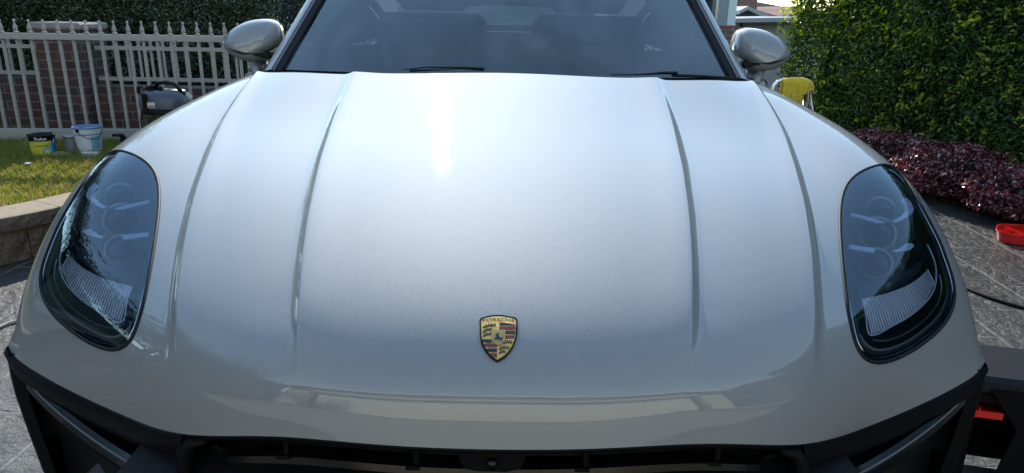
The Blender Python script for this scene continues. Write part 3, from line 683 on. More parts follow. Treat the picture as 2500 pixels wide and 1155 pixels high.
for s_ in (-1, 1):
    def fin(V, F, name, mt, par=None, sm=True, ang=None):
        V = np.array(V, float)*[s_, 1, 1]; F = [f if s_ < 0 else f[::-1] for f in F]; o = mesh(name, V, F, mt, None, sm, ang); return cp(o) if par is None else cpp(o, par)
    Vt, Ft = inflate(smooth_poly(mir_pts(topo, 2.65), 60, True), 2.65, .10, .07, 16, .42)
    ms = fin(Vt, Ft, 'door_mirror', M['paint'])
    Vt, Ft = inflate(smooth_poly(mir_pts(botm, 2.655), 50, True), 2.655, .07, .06, 8); fin(Vt, Ft, 'mirror_underside', M['grey'], ms)
    Vt, Ft = inflate(smooth_poly(mir_pts([(128,540),(280,575),(400,600),(450,640),(300,606),(140,566)], 2.60), 30, True), 2.60, .012, .02, 5); fin(Vt, Ft, 'indicator', M['gloss'], ms)
    Vt, Ft = inflate(smooth_poly(mir_pts([(390,700),(430,690),(850,712),(850,726),(430,706),(410,730),(430,770),(400,755),(385,725)], 2.595), 40, True), 2.595, .004, .01, 3); fin(Vt, Ft, 'mirror_seam', M['rubber'], ms)
    b = MB(); A_ = PY(*zo(530, 760), 2.64); B_ = PY(*zo(630, 1040), 2.58); A2 = PY(*zo(700, 800), 2.68); B2 = PY(*zo(740, 1000), 2.66)
    for p, q, r in ((A_, B_, .016), (A2, B2, .02)):
        p = p*[-1, 1, 1]; q = q*[-1, 1, 1]; b.tube([p, p*.5+q*.5, q], [r, r*.8, r], 10)
    b.box(((-B_[0]-B2[0])/2-.01, 2.66, B_[2]-.01), (.14, .10, .05), bev=.015)
    fin(b.V, b.F, 'mirror_arm', M['gloss' if 0 else 'paint'], ms)

# ================================================================== SETTING
def leaves(P, Nrm, size, name, mt, parent=None, aspect=.5, droop=.3, jitter=.9):
    """P (n,3) leaf centres, Nrm (n,3) mean facing; every leaf is a folded four-sided blade"""
    n = len(P); P = np.asarray(P); sz = size*rng.uniform(.6, 1.3, n)[:, None]
    nn = Nrm+rng.normal(0, jitter, (n, 3)); nn /= np.linalg.norm(nn, axis=1, keepdims=True)
    a = rng.normal(0, 1, (n, 3)); a[:, 2] -= droop; a -= nn*(a*nn).sum(1, keepdims=True); a /= np.linalg.norm(a, axis=1, keepdims=True); b = np.cross(nn, a)
    fold = nn*.16*sz
    V = np.stack([P-a*sz*.5, P+b*sz*aspect*.5+fold-a*sz*.05, P+a*sz*.55, P-b*sz*aspect*.5+fold-a*sz*.05], 1).reshape(-1, 3)
    me = bpy.data.meshes.new(name); k = np.arange(n)*4
    F = np.stack([k, k+1, k+2, k, k+2, k+3], 1).reshape(-1)
    me.vertices.add(4*n); me.vertices.foreach_set('co', V.reshape(-1)); me.loops.add(6*n); me.loops.foreach_set('vertex_index', F)
    me.polygons.add(2*n); me.polygons.foreach_set('loop_start', np.arange(2*n)*3); me.polygons.foreach_set('loop_total', np.full(2*n, 3)); me.update(calc_edges=True); me.validate()
    me.materials.append(mt); o = bpy.data.objects.new(name, me); COL.objects.link(o)
    if parent is not None: o.parent = parent
    return o
# ---- ground: one terrain sheet that falls away behind the plot
M['soil'] = mat('soil', (.018, .016, .012), .95, var=((.03, .035, .015), 3), bump=(10, .5, .02))
xs_ = np.r_[-200, -90, -40, -20, -10, -5, 0, 5, 10, 20, 40, 90, 200]; ys_ = np.r_[-120, -40, -12, 0, 5, 8, 9.5, 12, 15, 20, 40, 90, 300]
def tz(x, y): return -.02-2.6*sstep(8.5, 17, y)-(4*sstep(20, 60, y))
gnd = grid(np.array([[(x, y, float(tz(x, y))) for x in xs_] for y in ys_]), 'ground', M['soil'], flip=True); tag(gnd, 'brown soil and grass ground', 'ground', kind='structure')
drive = brickmat('stamped_concrete', (.034, .034, .034), (.056, .056, .055), (.12, .12, .115), bw=.62, rh=.37, ms=.010, swap='ground', bump=1.0, rough=.5, noise_amt=.8, coat=.35, rot=rad(-4))  # pale joint colour paints in the sun glints along the grooves
def setup_drive(m_):
    n = m_.node_tree; L = n.links.new; b = n.nodes['Principled BSDF']; tc = n.nodes.new('ShaderNodeTexCoord')
    no = n.nodes.new('ShaderNodeTexNoise'); no.inputs['Scale'].default_value = 9; no.inputs['Detail'].default_value = 12; no.inputs['Roughness'].default_value = .68; no.inputs['Distortion'].default_value = .2; L(tc.outputs['Object'], no.inputs['Vector'])
    bp = n.nodes.new('ShaderNodeBump'); bp.inputs['Strength'].default_value = .8; bp.inputs['Distance'].default_value = .03; L(no.outputs['Fac'], bp.inputs['Height'])
    old = b.inputs['Normal'].links[0].from_node; L(bp.outputs[0], old.inputs['Normal'])
    rr = n.nodes.new('ShaderNodeMapRange'); rr.inputs['To Min'].default_value = .10; rr.inputs['To Max'].default_value = .62; L(no.outputs['Fac'], rr.inputs['Value']); L(rr.outputs[0], b.inputs['Roughness'])
setup_drive(drive)
nx, ny = 12, 16
dv = grid(np.array([[(x, y, 0.0) for x in np.linspace(-2.75, 3.7, nx)] for y in np.linspace(-9, 8.4, ny)]), 'driveway', drive, flip=True, smooth=False); tag(dv, 'dark grey stamped slate-pattern concrete driveway', 'driveway', kind='structure')

M['apron'] = mat('pale_concrete', (.42, .38, .31), .85, var=((.36, .33, .27), 2.5), bump=(50, .3, .004))
bounce = grid(np.array([[(x, y, .005) for x in np.linspace(-8, 9, 5)] for y in np.linspace(-4.4, -.7, 4)]), 'forecourt', M['apron'], flip=True); tag(bounce, 'pale concrete forecourt before the garage', 'forecourt', kind='structure')  # out-of-view slab added to bounce light onto the nose and bumper
# ---- lawn behind a curved block retaining wall
LAWN = .235
M['lawn'] = mat('lawn_soil', (.045, .05, .015), .95, var=((.10, .085, .03), 14), bump=(60, .6, .02))
cb = smooth_poly([(-4.6,2.2),(-3.2,2.92),(-2.62,3.40),(-2.40,3.80),(-2.28,4.4),(-2.22,5.1),(-2.2,6.2)], 60)
lw = [[(x, y, LAWN) for x in (-9, -6, -4.9)] for y in (0, 1)]
V = [(-9.5, 2.0, LAWN-.02), (-9.5, 7.5, LAWN-.02), (-2.2, 7.5, LAWN-.02)]+[(x, y, LAWN-.02) for x, y in cb[::-1]]
lawn = mesh('lawn', V, [tuple(range(len(V)))], M['lawn']); tag(lawn, 'small raised lawn behind the block retaining wall', 'lawn', kind='structure')
if lawn.data.polygons[0].normal.z < 0: lawn.data.flip_normals()
M['grass'] = leafmat('grass_blades', [(.05, .10, .014), (.11, .17, .02), (.20, .24, .035), (.30, .26, .07), (.32, .21, .10)], rough=.5, transl=.45)
def grass_blades(n):
    P = []; 
    while len(P) < n:
        x, y = rng.uniform(-5.2, -2.25), rng.uniform(2.4, 5.9)
        i = int(np.argmin(np.abs(cb[:, 1]-y))); 
        if x < cb[i, 0]-.03: P.append((x, y))
    P = np.array(P); k = len(P); h = rng.uniform(.015, .045, k)*(1+.8*sstep(4.3, 4.9, P[:, 1])); a = rng.uniform(0, 6.28, k); w = .0035
    ln = rng.normal(0, .6, (k, 2))*h[:, None]; b0 = np.c_[P[:, 0]-w*np.cos(a), P[:, 1]-w*np.sin(a), np.full(k, LAWN-.02)]; b1 = np.c_[P[:, 0]+w*np.cos(a), P[:, 1]+w*np.sin(a), np.full(k, LAWN-.02)]
    t = np.c_[P[:, 0]+ln[:, 0], P[:, 1]+ln[:, 1], LAWN-.02+h]; V = np.stack([b0, b1, t], 1).reshape(-1, 3)
    me = bpy.data.meshes.new('grass'); me.vertices.add(3*k); me.vertices.foreach_set('co', V.reshape(-1)); me.loops.add(3*k); me.loops.foreach_set('vertex_index', np.arange(3*k))
    me.polygons.add(k); me.polygons.foreach_set('loop_start', np.arange(k)*3); me.polygons.foreach_set('loop_total', np.full(k, 3)); me.update(calc_edges=True); me.materials.append(M['grass'])
    o = bpy.data.objects.new('grass', me); COL.objects.link(o); return o
tag(grass_blades(110000), 'short patchy grass with dry brown leaves on the raised lawn', 'grass', kind='stuff')
M['block'] = mat('split_block', (.10, .07, .05), .9, var=((.16, .12, .085), 18), bump=(55, 1.0, .02), detail=10)
M['cap'] = mat('sandstone_cap', (.36, .27, .18), .85, var=((.29, .22, .15), 40), bump=(160, .3, .004))
rw_ = empty('retaining_wall', (-2.6, 3.3, 0), 'low curved retaining wall of rough tan blocks with smooth sandstone cap beside the lawn', 'wall')
tn = np.gradient(cb, axis=0); tn /= np.linalg.norm(tn, axis=1, keepdims=True); nr_ = np.c_[tn[:, 1], -tn[:, 0]]
seg = np.r_[0, np.cumsum(np.linalg.norm(np.diff(cb, axis=0), axis=1))]
def at_len(d): return np.array([np.interp(d, seg, cb[:, 0]), np.interp(d, seg, cb[:, 1])]), np.array([np.interp(d, seg, nr_[:, 0]), np.interp(d, seg, nr_[:, 1])])
def block(d0, d1, z0, z1, o0, o1, name, mt, rough=.004):
    n = 14; rows = []
    for k in range(n):
        p, q = at_len(d0+(d1-d0)*k/(n-1)); e = .006 if k in (0, n-1) else 0
        def r_(): return rng.normal(0, rough)
        rows.append([(*(p+q*o0), z0), (*(p+q*(o1-e)), z0+.004), (*(p+q*(o1-e+r_()+.004)), z0+(z1-z0)*.3), (*(p+q*(o1-e+r_()+.006)), z0+(z1-z0)*.65), (*(p+q*(o1-e)), z1-.004), (*(p+q*(o1-.012-e)), z1), (*(p+q*o0), z1)])
    a = np.array(rows); m_ = a.shape[1]; V = a.reshape(-1, 3); F = [(i*m_+j, i*m_+(j+1) % m_, (i+1)*m_+(j+1) % m_, (i+1)*m_+j) for i in range(n-1) for j in range(m_)]
    F += [tuple(range(m_))[::-1], tuple((n-1)*m_+j for j in range(m_))]
    return child(mesh(name, V, F, mt, None), rw_)
d = .05; i = 0
while d < seg[-1]-.5:
    block(d, d+.396, .0, .165, .02, .20, 'wall_block', M['block'], .006); d += .40
d = .18
while d < seg[-1]-.5:
    block(d, d+.397, .169, .245, .0, .232, 'cap_block', [M['block'], M['cap']], .004); o = COL.objects[-1] if False else None; d += .40
for o in bpy.data.objects:
    if o.name.startswith('cap_block'):
        for p in o.data.polygons:
            if abs(p.normal.z) > .7 and abs(p.center.z-.245) < .01: p.material_index = 1

# ---- sliding gate of steel pickets
M['steel'] = mat('painted_steel', (.40, .36, .32), .45, var=((.33, .30, .27), 60))
GA, GB = np.array([-5.0, 5.22]), np.array([-1.55, 5.52]); gd = (GB-GA)/np.linalg.norm(GB-GA); gl = np.linalg.norm(GB-GA); grz = math.atan2(gd[1], gd[0])
gate = empty('sliding_gate', (*(GA+GB)/2, LAWN), 'beige steel picket sliding gate with spear tops and a deep bottom beam', 'gate')
def gp(o): return child(o, gate)
mid = (GA+GB)/2
b = MB(); b.box((*mid, 1.005), (gl, .045, .045), grz, bev=.003); gp(b.build('top_rail', M['steel']))
b = MB(); b.box((*mid, .290), (gl, .05, .085), grz, bev=.003); gp(b.build('bottom_beam', M['steel']))
def finial(b, p, s=1.0):
    b.lathe(p, [(.013*s, 0), (.018*s, .004*s), (.018*s, .010*s), (.009*s, .016*s), (.009*s, .020*s), (.017*s, .026*s), (.012*s, .05*s), (.005*s, .075*s), (.009*s, .082*s), (.009*s, .090*s), (.0001, .097*s)], 10)
pk0 = None
npk = int(gl/.098)
for k in range(npk):
    q = GA+gd*(.05+k*.098)
    if pk0 is None:
        b = MB(); b.box((0, 0, .655), (.018, .018, .65)); pk0 = b.build('picket', M['steel']); b = MB(); finial(b, (0, 0, 1.028)); fn0 = b.build('spear_tip', M['steel'], smooth=True); fn0.parent = pk0; o = pk0
    else:
        o = pk0.copy(); COL.objects.link(o); f = fn0.copy(); COL.objects.link(f); f.parent = o
    o.parent = gate; o.location = (q[0]-gate.location.x, q[1]-gate.location.y, -gate.location.z)
# ---- brick wall, pillar, panels behind
M['brick'] = brickmat('dark_brick', (.105, .045, .032), (.05, .032, .030), (.13, .115, .105), bw=.185, rh=.068, ms=.0075, bump=.8)
M['capst'] = mat('pillar_cap', (.30, .25, .24), .85, bump=(25, .8, .02), var=((.22, .18, .17), 12))
BY = 5.85
def brick_wall(x0, x1, z1, name, label):
    b = MB(); b.box(((x0+x1)/2, BY+.11, (LAWN-.1+z1)/2), (x1-x0, .2, z1-LAWN+.1), bev=.004); w = b.build(name, M['brick']); tag(w, label, 'brick wall'); return w
PX0, PX1 = PY(97, 200, BY)[0], PY(222, 200, BY)[0]
PX0, PX1 = PY(100, 200, BY-.1)[0], PY(207, 200, BY-.1)[0]
brick_wall(-9, PX0-.002, .655, 'brick_wall', 'low dark brick wall to the left of the brick pillar behind the gate')
brick_wall(PX1+.002, -1.0, .60, 'brick_wall', 'low dark brick wall to the right of the brick pillar behind the gate')
pil = empty('brick_pillar', ((PX0+PX1)/2, BY, LAWN), 'square brick pillar with weathered stone cap behind the gate', 'pillar')
b = MB(); b.box(((PX0+PX1)/2, BY+.10, .60), (PX1-PX0, .40, .88), bev=.004); child(b.build('shaft', M['brick']), pil)
b = MB(); b.box(((PX0+PX1)/2, BY+.10, 1.068), (PX1-PX0+.06, .42, .056), bev=.014); child(b.build('cap', M['capst']), pil)
def panel(x0, x1, zt, zb, label):
    r = empty('fence_panel', ((x0+x1)/2, BY+.1, zb), label, 'fence', 'steel fence panels on the brick wall')
    for z, n_ in ((zt, 'upper_rail'), (zb, 'lower_rail')):
        b = MB(); b.box(((x0+x1)/2, BY+.1, z), (x1-x0, .03, .03), bev=.002); child(b.build(n_, M['steel']), r)
    k = 0; p0 = None; x = x0+.06
    while x < x1:
        if p0 is None:
            b = MB(); b.box((0, 0, (zb+zt)/2), (.016, .016, zt-zb-.031)); p0 = b.build('picket', M['steel']); b = MB(); finial(b, (0, 0, zt+.015), .95); f0 = b.build('spear_tip', M['steel'], smooth=True); f0.parent = p0; o = p0
        else:
            o = p0.copy(); COL.objects.link(o); f = f0.copy(); COL.objects.link(f); f.parent = o
        o.parent = r; o.location = (x-r.location.x, 0, -zb); x += .098
panel(-5.6, PX0-.01, .90, .69, 'short spear-topped steel panel on the wall left of the brick pillar')
panel(PX1+.01, -1.1, .90, .655, 'long spear-topped steel panel on the wall right of the brick pillar')

# ---- hedges and shrubs
M['leaf_dark'] = leafmat('dark_glossy_leaves', [(.018, .03, .010), (.03, .05, .014), (.05, .075, .02), (.085, .10, .03)], rough=.22, transl=.25, spec=.8)
M['leaf_green'] = leafmat('hedge_leaves', [(.018, .045, .009), (.028, .07, .011), (.042, .095, .014), (.065, .13, .017), (.14, .21, .025)], rough=.34, transl=.42)
M['leaf_red'] = leafmat('burgundy_leaves', [(.02, .006, .008), (.05, .010, .013), (.13, .016, .022), (.26, .06, .06), (.42, .28, .28)], rough=.26, transl=.3, spec=.7)
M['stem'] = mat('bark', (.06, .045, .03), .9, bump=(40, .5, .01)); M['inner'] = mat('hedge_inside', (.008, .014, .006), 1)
def hedge(name, label, cat, x0, y0, x1, y1, ztop, thick, n, size, mt, z0=0., lumps=.12, dense_front=True, endcap=0, group=None):
    """hedge along the line (x0,y0)-(x1,y1); its visible face looks to the left-hand normal"""
    a = np.array([x0, y0]); b_ = np.array([x1, y1]); L = np.linalg.norm(b_-a); t = (b_-a)/L; nrm_ = np.array([-t[1], t[0]])
    r = empty(name, (*((a+b_)/2), z0), label, cat, group)
    ph = rng.uniform(0, 6.28, 8)
    def lump(u, z): return lumps*(np.sin(u*2.1+ph[0])*np.sin(z*2.6+ph[1])*.5+np.sin(u*5.3+ph[2]+z*3)*.25+np.sin(z*7+ph[3]-u*6)*.25+np.sin(u*13+ph[4])*np.sin(z*12+ph[5])*.22)
    nf = int(n*.72); u = rng.uniform(-.1, L+.1, nf); z = z0+rng.uniform(0, 1, nf)*(ztop-z0); dpt = rng.exponential(.07, nf); o = lump(u, z)-dpt+rng.normal(0, .02, nf)
    P1 = np.c_[a[0]+t[0]*u+nrm_[0]*o, a[1]+t[1]*u+nrm_[1]*o, z]; N1 = np.tile([nrm_[0], nrm_[1], .55], (nf, 1))
    nt_ = int(n*.18); u = rng.uniform(-.1, L+.1, nt_); w = rng.uniform(-thick, .05, nt_); z = ztop+lump(u, w)*.8-rng.exponential(.06, nt_)
    P2 = np.c_[a[0]+t[0]*u+nrm_[0]*w, a[1]+t[1]*u+nrm_[1]*w, z]; N2 = np.tile([0, 0, 1.], (nt_, 1))
    ne = n-nf-nt_; w = rng.uniform(-thick, .05, ne); z = z0+rng.uniform(0, 1, ne)*(ztop-z0); ue = (L if endcap > 0 else 0)+(1 if endcap > 0 else -1)*(lump(w*2, z)-rng.exponential(.07, ne)) 
    P3 = np.c_[a[0]+t[0]*ue+nrm_[0]*w, a[1]+t[1]*ue+nrm_[1]*w, z]; N3 = np.tile([t[0]*(1 if endcap > 0 else -1), t[1]*(1 if endcap > 0 else -1), .5], (ne, 1))
    child(leaves(np.vstack([P1, P2, P3]), np.vstack([N1, N2, N3]), size, 'foliage', mt), r)
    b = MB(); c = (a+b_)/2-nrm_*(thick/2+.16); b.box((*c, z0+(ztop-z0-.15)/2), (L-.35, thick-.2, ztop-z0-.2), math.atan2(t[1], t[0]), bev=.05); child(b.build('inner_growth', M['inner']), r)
    b = MB()
    for k in range(max(2, int(L/.5))):
        q = a+t*(.25+k*.5)-nrm_*thick*.4; b.tube([(q[0], q[1], z0-.05), (q[0]+.03, q[1], z0+.4), (q[0]-.02, q[1]+.03, ztop*.8)], [.03, .025, .012], 7)
    child(b.build('stems', M['stem'], smooth=True), r)
    return r
hedge('hedge', 'tall dense green clipped hedge along the right side of the driveway', 'hedge', 5.75, -.4, 2.70, 7.1, 2.85, 1.0, 170000, .036, M['leaf_green'], lumps=.13, endcap=1)
hedge('hedge', 'dark glossy leaved hedge behind the brick wall and steel fence', 'hedge', -2.3, 6.9, -7.6, 7.0, 1.50, 1.0, 80000, .034, M['leaf_dark'], lumps=.2, endcap=-1)

hg = [o for o in bpy.data.objects if o.name == 'hedge'][0]
M['shoot'] = leafmat('new_shoots', [(.07, .15, .014), (.17, .27, .02), (.34, .40, .02), (.48, .46, .03)], rough=.35, transl=.6)  # brighter leaf colours paint the sunlight on the hedge's upper far end
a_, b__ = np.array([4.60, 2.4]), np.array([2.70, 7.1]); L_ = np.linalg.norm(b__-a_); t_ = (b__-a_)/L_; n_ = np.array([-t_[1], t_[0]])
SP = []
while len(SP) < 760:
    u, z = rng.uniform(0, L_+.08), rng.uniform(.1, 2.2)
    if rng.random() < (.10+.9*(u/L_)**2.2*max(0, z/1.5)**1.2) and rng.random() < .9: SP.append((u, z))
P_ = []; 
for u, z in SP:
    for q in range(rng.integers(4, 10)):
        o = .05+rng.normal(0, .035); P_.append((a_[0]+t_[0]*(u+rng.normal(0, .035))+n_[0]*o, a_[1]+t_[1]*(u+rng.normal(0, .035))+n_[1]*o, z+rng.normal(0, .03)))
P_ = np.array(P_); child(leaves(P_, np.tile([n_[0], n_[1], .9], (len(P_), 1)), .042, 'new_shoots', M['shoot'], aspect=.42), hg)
GS = 'burgundy shrubs along the foot of the hedge'
shr = [(3.06, 5.72, .42, .38), (3.20, 5.02, .45, .40), (3.38, 4.42, .44, .37), (3.60, 3.90, .45, .40), (3.84, 3.36, .45, .40)]
lab = ['farthest burgundy shrub, partly behind the wing of the car', 'burgundy shrub second from the far end, just right of the headlight', 'middle burgundy shrub at the hedge foot', 'burgundy shrub behind the red plastic tray', 'nearest burgundy shrub at the right edge of the photo']
for (x, y, r_, h), lb in zip(shr, lab):
    sh = empty('shrub', (x, y, 0), lb, 'shrub', GS); n = 7500
    d = rng.normal(0, 1, (n, 3)); d /= np.linalg.norm(d, axis=1, keepdims=True); rr = rng.uniform(.5, 1.0, n)**.5*(1+.14*rng.random(n)**5)
    rr *= 1+.10*np.sin(d[:, 0]*7+x*9)*np.sin(d[:, 1]*6+y)+.08*np.sin(d[:, 2]*11)
    P = np.c_[x+d[:, 0]*r_*rr*.86, y+d[:, 1]*r_*rr*.86, np.maximum(.06, h*.52+d[:, 2]*h*.50*rr)]
    child(leaves(P, d*.6+np.array([0, 0, .4]), (.027), 'foliage', M['leaf_red'], aspect=.6, jitter=.8), sh)
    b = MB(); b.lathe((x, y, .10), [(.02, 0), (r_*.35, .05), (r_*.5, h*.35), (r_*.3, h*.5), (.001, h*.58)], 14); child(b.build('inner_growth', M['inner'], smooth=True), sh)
    b = MB()
    for k in range(9):
        a = k*.7; b.tube([(x+.05*math.cos(a), y+.05*math.sin(a), -.01), (x+.2*math.cos(a), y+.2*math.sin(a), h*.45), (x+.34*math.cos(a), y+.34*math.sin(a), h*.9)], [.010, .007, .003], 5)
    child(b.build('stems', M['stem']), sh)
bed = mesh('garden_bed', [(2.75, 6.9, .012), (2.72, 6.0, .012), (2.86, 5.45, .012), (3.06, 4.95, .012), (3.32, 4.35, .012), (3.62, 3.6, .012), (4.0, 2.4, .012), (5.2, 2.4, .012), (4.2, 6.9, .012)], [tuple(range(9))[::-1]], M['soil']); tag(bed, 'bare soil bed under the hedge', 'garden bed', kind='structure')
if bed.data.polygons[0].normal.z < 0: bed.data.flip_normals()

M['dry'] = leafmat('dry_leaves', [(.10, .05, .02), (.20, .12, .05), (.28, .22, .10), (.12, .03, .03)], rough=.7, transl=.2)
k_ = 520; yy_ = rng.uniform(2.2, 6.3, k_); xx_ = np.interp(yy_, [2.4, 3.6, 4.35, 4.95, 5.45, 6.0], [3.95, 3.62, 3.32, 3.06, 2.86, 2.72])-rng.exponential(.09, k_)+.05
lit = leaves(np.c_[xx_, yy_, np.full(k_, .012)], np.tile([0, 0, 4.], (k_, 1)), .026, 'fallen_leaves', M['dry']); tag(lit, 'fallen brown leaves scattered along the edge of the shrub bed', 'leaf litter', kind='stuff')
k_ = 900; P_ = np.c_[rng.uniform(-5, -2.4, k_), rng.uniform(3.3, 5.1, k_)]; ok_ = P_[:, 0] < np.interp(P_[:, 1], cb[:, 1], cb[:, 0])-.03; P_ = P_[ok_]
lit = leaves(np.c_[P_, np.full(len(P_), LAWN+.006)], np.tile([0, 0, 2.], (len(P_), 1)), .022, 'fallen_leaves', M['dry']); tag(lit, 'dry brown leaves lying in the lawn grass', 'leaf litter', kind='stuff')
# ---- trees behind (crowns show above and beyond)
M['leaf_far'] = leafmat('far_leaves', [(.03, .05, .015), (.05, .08, .02), (.09, .11, .03)], rough=.4, transl=.3)
def tree(name, label, x, y, h, r_, n, size, z0=0., bare=False):
    t = empty(name, (x, y, z0), label, 'tree', None)
    b = MB(); b.tube([(x, y, z0-.2), (x+.05, y, z0+h*.35), (x-.03, y+.05, z0+h*.6), (x, y, z0+h*.85)], [.14, .11, .08, .03], 9); child(b.build('trunk', M['stem'], smooth=True), t)
    b = MB(); R_ = random.Random(int(x*10)+5)
    tips = []
    for k in range(16 if not bare else 26):
        a = R_.uniform(0, 6.28); s = R_.uniform(.35, .8); p0 = Vector((x, y, z0+h*s)); d_ = Vector((math.cos(a), math.sin(a), R_.uniform(.3, 1.0))).normalized(); L_ = r_*R_.uniform(.6, 1.1)
        p1 = p0+d_*L_*.5; p2 = p1+(d_+Vector((R_.uniform(-.4, .4), R_.uniform(-.4, .4), .2))).normalized()*L_*.5; b.tube([p0, p1, p2], [.045, .025, .006], 5); tips.append(p2); tips.append(p1)
        if bare:
            for q in range(5):
                e = p1.lerp(p2, R_.random()); b.tube([e, e+Vector((R_.uniform(-.5, .5), R_.uniform(-.5, .5), R_.uniform(.1, .6)))*.8], [.012, .003], 4)
    child(b.build('limbs', M['stem']), t)
    if not bare:
        c = np.array([tuple(p) for p in tips]); i = rng.integers(0, len(c), n); P = c[i]+rng.normal(0, r_*.20, (n, 3))*[1, 1, .8]
        child(leaves(P, (P-c.mean(0))/r_+np.array([0, 0, .5]), size, 'crown', M['leaf_far']), t)
    return t
tree('tree', 'round green tree on the far slope beyond the tiled roof', 27.5, 55, 7.5, 3.5, 5000, .3, z0=-6.2)
tree('tree', 'bare leafless tree beside the far roof above the right mirror', 16.2, 38, 7.5, 2.6, 0, .1, z0=-5, bare=True)
for (x, y, h), lb in zip([(-7.6, 10.6, 5.4), (-9.6, 8.0, 5.6), (-10.2, 5.0, 5.4), (-10.3, 1.8, 5.6), (-10, -1.4, 5.2)], ['leafy tree behind the dark hedge beyond the photo left edge', 'second leafy tree of the row beyond the lawn', 'middle leafy tree of the row beyond the lawn', 'fourth leafy tree of the row beyond the lawn', 'leafy tree of the row nearest the street']):
    tree('tree', lb, x, y, h, 2.3, 8000, .16, z0=-.3)['group'] = 'row of trees beyond the lawn'  # unseen row added so the bonnet creases mirror something dark
hl = np.array([[(x, 180+30*f, -8+(13.5 + 1.2*math.sin(x*.05)+.8*math.sin(x*.13))*f) for x in np.linspace(-220, 260, 90)] for f in np.linspace(0, 1, 5)])
hill = grid(hl, 'distant_hill', mat('far_wood', (.05, .07, .04), 1, var=((.03, .045, .03), .12)), flip=True); tag(hill, 'low wooded ridge on the horizon', 'hill', kind='structure')
hb = np.array([[((75+14*f)*math.sin(a), -(75+14*f)*math.cos(a), -2+(12.5+2.2*math.sin(a*9)+1.2*math.sin(a*23)+.8*math.sin(a*61))*f) for a in np.linspace(-2.35, 2.35, 150)] for f in np.linspace(0, 1, 4)])
hill2 = grid(hb, 'tree_belt', bpy.data.materials['far_wood']); tag(hill2, 'wooded rise round the back of the plot', 'hill', kind='structure')  # added out of view; keeps the yellow horizon out of the reflections

# ---- neighbouring buildings
M['wallgrey'] = mat('grey_boards', (.30, .31, .32), .8, bump=(6, .3, .01)); M['white'] = mat('white_paint', (.72, .72, .71), .6); M['tile'] = brickmat('roof_tiles', (.30, .13, .08), (.22, .09, .06), (.10, .05, .04), bw=.34, rh=.22, ms=.03, bump=1., rough=.8)
M['tilegrey'] = brickmat('grey_roof_tiles', (.10, .10, .105), (.14, .14, .14), (.05, .05, .05), bw=.34, rh=.28, ms=.02, bump=1.)
M['housebrick'] = brickmat('house_brick', (.20, .09, .06), (.14, .07, .05), (.25, .22, .2), bw=.24, rh=.086, ms=.01)
M['darkbrick'] = brickmat('charcoal_brick', (.022, .02, .022), (.03, .028, .03), (.20, .19, .18), bw=.24, rh=.086, ms=.008)
M['corr'] = mat('corrugated_sheet', (.55, .56, .58), .5)
M['winglass'] = mat('window_glass', (.02, .025, .03), .05, coat=1)
def face_pt(u, v, Y): return PY(u, v, Y)
# dark house behind the left mirror
dh = empty('brick_house', (-3.2, 10.2, -1), 'dark brick house wall glimpsed between the left mirror and windscreen pillar', 'house')
xa, xb = PY(688, 60, 9.6)[0], PY(900, 60, 9.6)[0]
xb = xa+.75
b = MB(); b.box(((xa+xb)/2-2.2, 10.6, .35), (xb-xa+4.4, 2, 5.3)); child(b.build('wall', M['darkbrick']), dh)
b = MB(); b.box((xa+.12, 9.57, .4), (.24, .06, 5.0)); b.box((xa+.34, 9.58, .4), (.10, .03, 5.0), bev=.005); child(b.build('downpipe', M['void']), dh)
b = MB(); b.box(((xa+xb)/2-2.2, 10.6, 3.05), (xb-xa+4.9, 2.4, .1)); child(b.build('roof', M['tilegrey']), dh)
# porch of the next house: grey boarded post, brick base
nh = empty('boarded_house', (4.2, 13, -1), 'grey boarded house corner on a brick base beyond the right windscreen pillar', 'house')
Y = 12.5; x0, x1 = PY(1700, 30, Y)[0], PY(1762, 30, Y)[0]; x2 = PY(1800, 30, Y)[0]; zt = PY(1780, 63, Y)[2]; zb = -2.2
b = MB(); b.box(((x0+x2)/2-.8, Y+1, (zt+4.0)/2), (x2-x0-.25+1.6, 2, 4.0-zt)); child(b.build('boarded_wall', M['wallgrey']), nh)
b = MB(); b.box((x2-.09, Y+.05, (zt+4.0)/2), (.14, .14, 4.0-zt), bev=.01); child(b.build('corner_post', M['white']), nh)
b = MB(); b.box((x2-.36, Y-.02, (zt+4.0)/2), (.05, .05, 4.0-zt)); child(b.build('downpipe', M['alu']), nh)
b = MB(); b.box((x2-.55, Y-.02, 1.8), (.22, .06, 1.4)); child(b.build('window', M['winglass']), nh)
b = MB(); b.box(((x0+x2)/2-.8+.05, Y+1, (zt+zb)/2), (x2-x0+.05+1.6, 2.1, zt-zb-.01)); child(b.build('brick_base', M['housebrick']), nh)
b = MB(); b.box(((x0+x2)/2-.8, Y+1, 4.1), (x2-x0+2, 2.8, .18)); child(b.build('roof', M['tilegrey']), nh)
